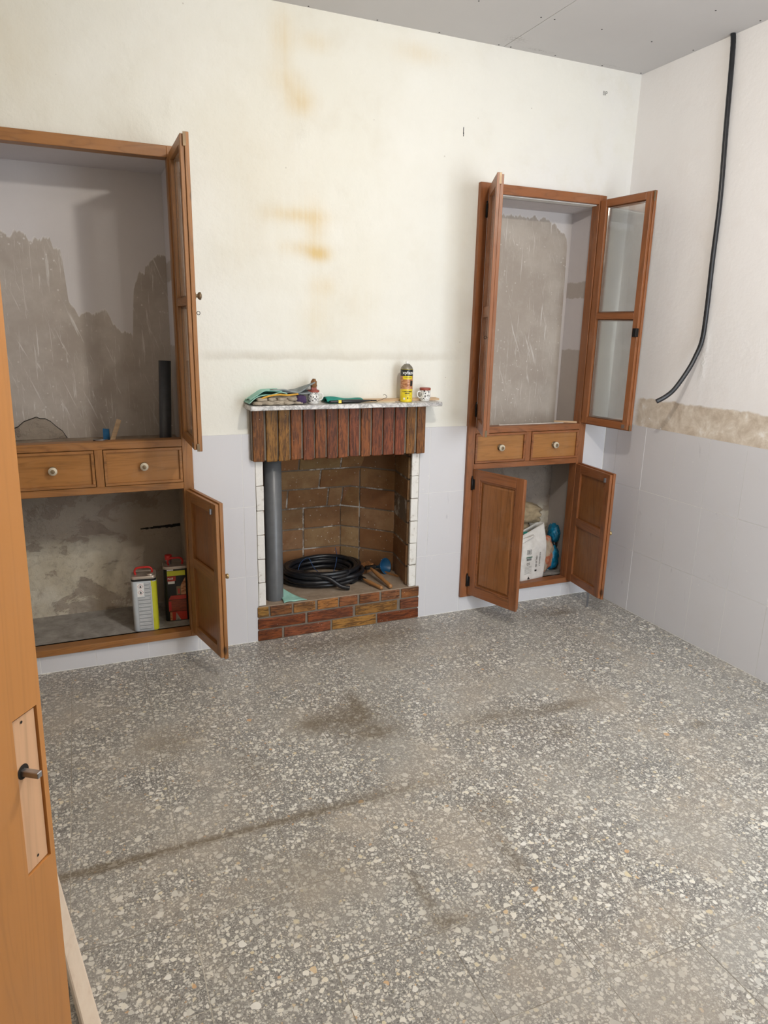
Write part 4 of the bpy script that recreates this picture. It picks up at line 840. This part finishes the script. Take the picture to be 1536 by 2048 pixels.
def rrect(w, d, r, n=5):
    out = []
    for cx_, cy_, a0 in ((w / 2 - r, d / 2 - r, 0), (-w / 2 + r, d / 2 - r, PI / 2), (-w / 2 + r, -d / 2 + r, PI), (w / 2 - r, -d / 2 + r, 1.5 * PI)):
        for i in range(n + 1): a = a0 + PI / 2 * i / n; out.append((cx_ + r * math.cos(a), cy_ + r * math.sin(a)))
    return out
def tin(label, loc, rot, w, d, h, deco):
    root = thing('solvent_tin', label, 'tin', loc, rot); b = MB(); lev = [(0.0, .97), (.003, 1), (h - .012, 1), (h - .004, 1.0), (h, .985), (h, .93), (h - .004, .92)]
    rings = []
    for z, s_ in lev: rings.append([b.bm.verts.new((x * s_, y * s_, z)) for x, y in rrect(w, d, .017)])
    for j in range(len(rings) - 1):
        for i in range(len(rings[0])):
            n_ = len(rings[0]); f = b.bm.faces.new([rings[j][i], rings[j][(i + 1) % n_], rings[j + 1][(i + 1) % n_], rings[j + 1][i]]); f.smooth = True; f.material_index = b.mi(deco['body'] if 1 <= j < 2 else 'tintop')
    b.bm.faces.new(rings[-1]).material_index = b.mi('tintop'); b.bm.faces.new(rings[0][::-1]).material_index = b.mi('tintop'); b.build('body', root)
    return root
w_, d_, h_ = .106, .088, .262
t1 = tin('white and lime solvent tin with red handle in the lower left cabinet', (-2.438, .095, .105), D(-6), w_, d_, h_, dict(body='tinwhite'))
yf = -d_ / 2 - .0006
def rect(mb, x0, x1, z0, z1, mat, y): mb.quad([(x0, y, z0), (x1, y, z0), (x1, y, z1), (x0, y, z1)], mat)
b = MB(); rect(b, -.036, .036, .242, .250, 'labelblack', yf)
rect(b, -.030, .0, .168, .232, 'capwhite', yf); rect(b, -.030, .028, .008, .166, 'tingrey', yf); rect(b, .0, .028, .168, .232, 'tingrey', yf)
rect(b, .032, .0365, .004, .236, 'lime', yf); rect(b, .030, .0365, .214, .240, 'lime', yf - .0002)
for zc in (.216, .188):
    for s_, mt, dy in ((.0125, 'redprint', -.0002), (.0110, 'capwhite', -.0004)): b.quad([(-.015 - s_, yf + dy, zc), (-.015, yf + dy, zc - s_), (-.015 + s_, yf + dy, zc), (-.015, yf + dy, zc + s_)], mt)
    b.quad([(-.018, yf - .0006, zc - .006), (-.011, yf - .0006, zc - .005), (-.012, yf - .0006, zc + .002), (-.018, yf - .0006, zc + .001)], 'ink'); b.quad([(-.0165, yf - .0006, zc + .002), (-.0135, yf - .0006, zc + .002), (-.0135, yf - .0006, zc + .006), (-.0165, yf - .0006, zc + .006)], 'ink')
rr = random.Random(2)
for i in range(38):
    z = .012 + i * .0058; x1 = .027 - rr.uniform(0, .007); x0 = -.027 if z < .16 else .002
    rect(b, x0, x1, z, z + .0014, 'capwhite' if i % 3 else 'inkgrey', yf - .0002)
# black band and lime strip going round the corner and flank
cor = rrect(w_ * 1.012, d_ * 1.014, .017); nC = len(cor)
for i in range(nC):
    a, c = cor[i], cor[(i + 1) % nC]
    b.quad([(a[0], a[1], .240), (c[0], c[1], .240), (c[0], c[1], .2500), (a[0], a[1], .2500)], 'labelblack')
    if (a[0] + c[0]) / 2 > .036: b.quad([(a[0], a[1], .004), (c[0], c[1], .004), (c[0], c[1], .236), (a[0], a[1], .236)], 'lime')
b.build('label', t1)
def tin_handle(root, h, sx=.034):
    b = MB(); b.tube(smoothpath([(-sx, 0, h - .004), (-sx - .003, 0, h + .012), (-sx + .006, 0, h + .026), (0, 0, h + .028), (sx - .006, 0, h + .026), (sx + .003, 0, h + .012), (sx, 0, h - .004)], 6), .0048, 'redp', 10); b.build('handle', root)['label'] = 'red plastic carrying handle'
tin_handle(t1, h_); b = MB(); b.lathe([(.015, h_ - .004), (.015, h_ + .004), (0, h_ + .004)], 'tintop', (.028, -.018, 0), 20); b.build('cap', t1)
t2 = tin('red, black and lime printed tin beside the lower right door of the left cabinet', (-2.292, .165, .105), D(-4), .112, .085, .268, dict(body='labelblack'))
yf = -.0425 - .0006; b = MB()
rect(b, -.040, .040, .224, .248, 'lime', yf); rect(b, -.040, -.012, .250, .255, 'capwhite', yf); rect(b, -.040, -.002, .198, .222, 'redprint', yf); rect(b, -.038, -.008, .186, .198, 'capwhite', yf)
b.quad([(-.012, yf, .176), (.002, yf, .222), (.022, yf, .222), (.004, yf, .176)], 'labelblack'); b.quad([(.002, yf, .130), (.040, yf, .130), (.040, yf, .215), (.020, yf, .180)], 'photo')
b.lathe([(0, 0), (.014, 0)], 'inkgrey', (0, yf - .0004, 0), 4, 'y')
rect(b, -.002, .018, .130, .172, 'knobd', yf - .0003); rect(b, .004, .013, .136, .160, 'redprint', yf - .0005)
b.quad([(-.040, yf - .0002, .108), (.040, yf - .0002, .108), (.040, yf - .0002, .128), (-.028, yf - .0002, .128)], 'redprint'); rect(b, -.040, .040, .050, .106, 'woodprint', yf - .0002); rect(b, -.040, -.028, .056, .098, 'redp', yf - .0004)
rect(b, -.036, .040, .006, .048, 'redprint', yf - .0002); rect(b, -.036, -.026, .006, .048, 'photo', yf - .0004); b.quad([(-.012, yf - .0004, .006), (.012, yf - .0004, .006), (-.008, yf - .0004, .044)], 'tintop')
text_mesh(b, 'PLUS', .011, 'inkwhite', lambda x, y: (-.026 + x, yf - .0006, .211 + y), .0003)
b.build('label', t2); tin_handle(t2, .268, .030)
b = MB(); b.lathe([(.013, .262), (.013, .286)], 'steel', (-.028, .02, 0), 20); b.lathe([(.0165, .286), (.0165, .306), (.014, .308), (0, .308)], 'redp', (-.028, .02, 0), 20); b.build('cap', t2)['label'] = 'red screw cap on a neck'

# ================================================================ THINGS IN THE RIGHT CABINET
root = thing('cement_bag', 'white paper cement bag standing open in the lower right cabinet', 'bag', (-.405, .085, .105), D(8))
b = MB(); W2, D2, HB = .088, .062, .275; lev = 16; base = rrect(2 * W2, 2 * D2, .012, 2); rings = []
for j in range(lev + 1):
    t = j / lev; z = HB * t; ring = []
    for i, (x, y) in enumerate(base):
        pinch = 1 - .62 * max(0, (t - .68) / .32) ** 1.4; bul = 1 + .05 * math.sin(PI * min(1, t * 1.3)); nz = mnoise.noise(Vector((x * 28, y * 28, t * 5)))
        zz = z + (.03 * (x / W2) * max(0, t - .6) / .4 if t > .6 else 0) + (.014 * nz if j == lev else .004 * nz * t)
        ring.append(b.bm.verts.new((x * bul * (1 + .03 * nz) + .014 * t, y * pinch * bul + .004 * nz, zz)))
    rings.append(ring)
for j in range(lev):
    for i in range(len(base)):
        f = b.bm.faces.new([rings[j][i], rings[j][(i + 1) % len(base)], rings[j + 1][(i + 1) % len(base)], rings[j + 1][i]]); f.smooth = True; f.material_index = b.mi('paperbag')
b.bm.faces.new(rings[0][::-1]).material_index = b.mi('paperbag'); o = b.build('body', root)
sm = o.modifiers.new('solid', 'SOLIDIFY'); sm.thickness = .002
b = MB(); sheet(b, lambda u, v: (-.10 + u * .10, -.045 + v * .05 - .012 * u, .205 + .05 * u + .03 * v * math.sin(u * 5) + .012 * math.sin(v * 7)), 'paperbag', 10, 8, .002); lump(b, (-.03, .0, .235), (.03, .02, .02), 'labelblack', 3, .3, 4, 2.5, 3); b.build('torn_flap_shade', root)  # black lump stands in for the shade inside the torn opening
b = MB(); yf = -D2 * 1.075 - .001; T = lambda cx_, cz_: (lambda x, y: (cx_ + x, yf - .0002, cz_ + y))
TV = lambda cx_, cz_: (lambda x, y: (cx_ + y, yf - .0002, cz_ - x))
text_mesh(b, 'CE', .020, 'ink', T(-.038, .102)); rect(b, -.055, -.012, .138, .143, 'inkgreen', yf); rect(b, -.050, -.018, .122, .134, 'inkgrey', yf)
for a0, a1, c0, c1 in ((-.050, -.020, .158, .160), (-.050, -.020, .182, .184), (-.050, -.048, .158, .184), (-.022, -.020, .158, .184), (-.044, -.028, .164, .170), (-.044, -.028, .174, .178)): rect(b, a0, a1, c0, c1, 'inkgrey', yf)
for z in (.086, .078, .070, .062, .054, .046): rect(b, -.062, -.012, z, z + .0012, 'inkgrey', yf)
b.quad([(-.038, yf, .012), (-.020, yf, .012), (-.029, yf, .028)], 'ink'); text_mesh(b, 'MPL30 SR', .016, 'ink', TV(.020, .11)); text_mesh(b, 'MATERIALES 7', .013, 'ink', TV(.044, .12)); rect(b, .012, .026, .052, .062, 'ink', yf)
b.build('print', root)
b = MB(); lump(b, (-.42, .185, .105 + .145), (.12, .075, .15), 'jute', 2, .12, 2.6, 2.8, 4, .1, .02); tag(b.build('sack', None), 'brown sack standing behind the white cement bag', 'sack')
b = MB(); lump(b, (-.395, .185, .455), (.115, .072, .062), 'jute', 6, .16, 2.6, 2.6, 4, -.25, .04); tag(b.build('sack', None), 'folded brown sack on top of the pile in the right cabinet', 'sack')
b = MB(); lump(b, (-.405, .12, .345), (.045, .03, .016), 'teal', 8, .2, 3, 2.6, 3); tag(b.build('cloth', None), 'green cloth scrap tucked above the white cement bag', 'cloth')
b = MB(); lump(b, (-.264, .150, .105 + .105), (.086, .070, .112), 'redsack', 9, .12, 2.4, 2.6, 4, .5, .03); tag(b.build('sack', None), 'kraft sack with red print right of the white cement bag', 'sack')
b = MB(); lump(b, (-.188, .165, .105 + .075), (.044, .062, .08), 'blue', 11, .13, 2.4, 2.4, 4, .2, .03); lump(b, (-.168, .16, .32), (.028, .04, .055), 'blue', 13, .20, 2.4, 2.2, 4, .1, .03); lump(b, (-.168, .16, .25), (.020, .03, .03), 'labelblack', 14, .2, 3, 2.4, 3)
tag(b.build('plastic_bag', None), 'crumpled blue plastic bag in the right corner of the lower right cabinet', 'bag')
b = MB()
for i in range(26): x, y = random.uniform(-.33, -.16), random.uniform(.02, .22); s_ = random.uniform(.001, .004); b.box((x - s_, y - s_, .105), (x + s_, y + s_, .105 + s_), 'dirt', .001)
o = b.build('plaster_crumbs', None); tag(o, 'white plaster crumbs scattered on the floor of the right cabinet', 'debris'); o['kind'] = 'stuff'
b = MB(); b.obox((-.475, .020, .9835), (1, .0, 0), (0, 1, 0), (0, 0, 1), .2, .003, .002, 'dirt'); b.obox((-.25, .035, .986), (.8, -.6, 0), (.6, .8, 0), (0, 0, 1), .06, .007, .004, 'card'); tag(b.build('wood_strip', None), 'small wooden strip lying on the shelf of the right cabinet', 'wood')
b = MB(); b.obox((-.181, -.200, .052), (1, 0, 0), (0, 1, 0), (.02, .0, 1), .0055, .002, .050, 'steel'); tag(b.build('metal_strip', None), 'thin steel strip propped under the lower right door of the right cabinet', 'prop')
b = MB(); b.box((-.08, -.562, 0), (-.045, -.548, .004), 'dirt', .003); tag(b.build('plaster_chip', None), 'white plaster chip on the floor beside the right wall', 'debris')

# ================================================================ CABLE, DOOR LEAF, TIMBER
b = MB(); pth = [(-.013, -.545, 2.668), (-.014, -.556, 2.60), (-.014, -.574, 2.30), (-.014, -.592, 2.02), (-.014, -.594, 1.77), (-.016, -.600, 1.56), (-.022, -.602, 1.43), (-.042, -.595, 1.355), (-.070, -.588, 1.292), (-.12, -.577, 1.214), (-.158, -.566, 1.176), (-.195, -.547, 1.150)]
b.tube(smoothpath(pth, 14), .0105, 'cable', 12, ridge=.02)
tag(b.build('cable', None), 'thick black cable hanging from the ceiling down the right wall', 'cable')
root = thing('room_door', 'orange varnished wooden door leaf standing open at the left edge', 'door', (-3.174, -2.859, 0), math.atan2(.823, .568))
root.rotation_euler = (Matrix.Rotation(math.atan2(.823, .568), 3, 'Z') @ Matrix.Rotation(.022, 3, 'Y')).to_euler(); root.location.x -= .0125; root.location.y -= .0180; root.location.z = .020
# local x runs from the hinge to the free edge, local -y faces the camera
W = .826
b = MB(); zc0, zc1 = .783, .995
b.box((0, 0, .012), (W - .052, .036, 2.04), 'leaf'); b.box((W - .052, .0, .012), (W - .002, .036, zc0), 'leaf'); b.box((W - .052, 0, zc1), (W - .002, .036, 2.04), 'leaf'); b.box((W - .010, 0, zc0), (W - .002, .036, zc1), 'leaf'); b.box((W - .052, .006, zc0), (W - .010, .036, zc1), 'leaf')
b.build('leaf', root)
b = MB(); b.box((W - .050, .0028, zc0 + .003), (W - .012, .0065, zc1 - .003), 'raw', .0008); p = b.build('lock_patch', root); p['label'] = 'bare sanded patch where the handle plate was'
b = MB(); b.lathe([(0, .0020), (.0095, .0022)], 'soot_shade', (W - .040, 0, .922), 20, 'y'); b.lathe([(0, .0022), (.002, .0022)], 'soot_shade', (W - .035, 0, .985), 8, 'y'); b.lathe([(0, .0022), (.002, .0022)], 'soot_shade', (W - .030, 0, .797), 8, 'y'); b.build('screw_hole', root)
b = MB(); b.box((W - .0445, -.021, .9175), (W - .0365, .003, .9255), 'steel'); o = b.build('spindle', root, bevel=.0008); o['label'] = 'square steel handle spindle'
for z in (.25, 1.75):
    b = MB(); b.lathe([(0, z - .05), (.008, z - .048), (.008, z + .048), (0, z + .05)], 'brass', (-.006, 0, 0), 12); b.build('hinge', root)
b = MB(); L_ = Vector((.188, -.982, 0)).normalized(); Nn = Vector((.982, .188, 0))
c0 = Vector((-2.697, -1.79, 0)); mid = c0 - L_ * .05 - Nn * .017
b.obox((mid.x, mid.y, .031), L_, Nn, (0, 0, 1), .62, .0165, .029, 'cream'); tag(b.build('timber_batten', None, bevel=.003), 'cream painted timber batten lying on the floor beside the open door', 'wood')
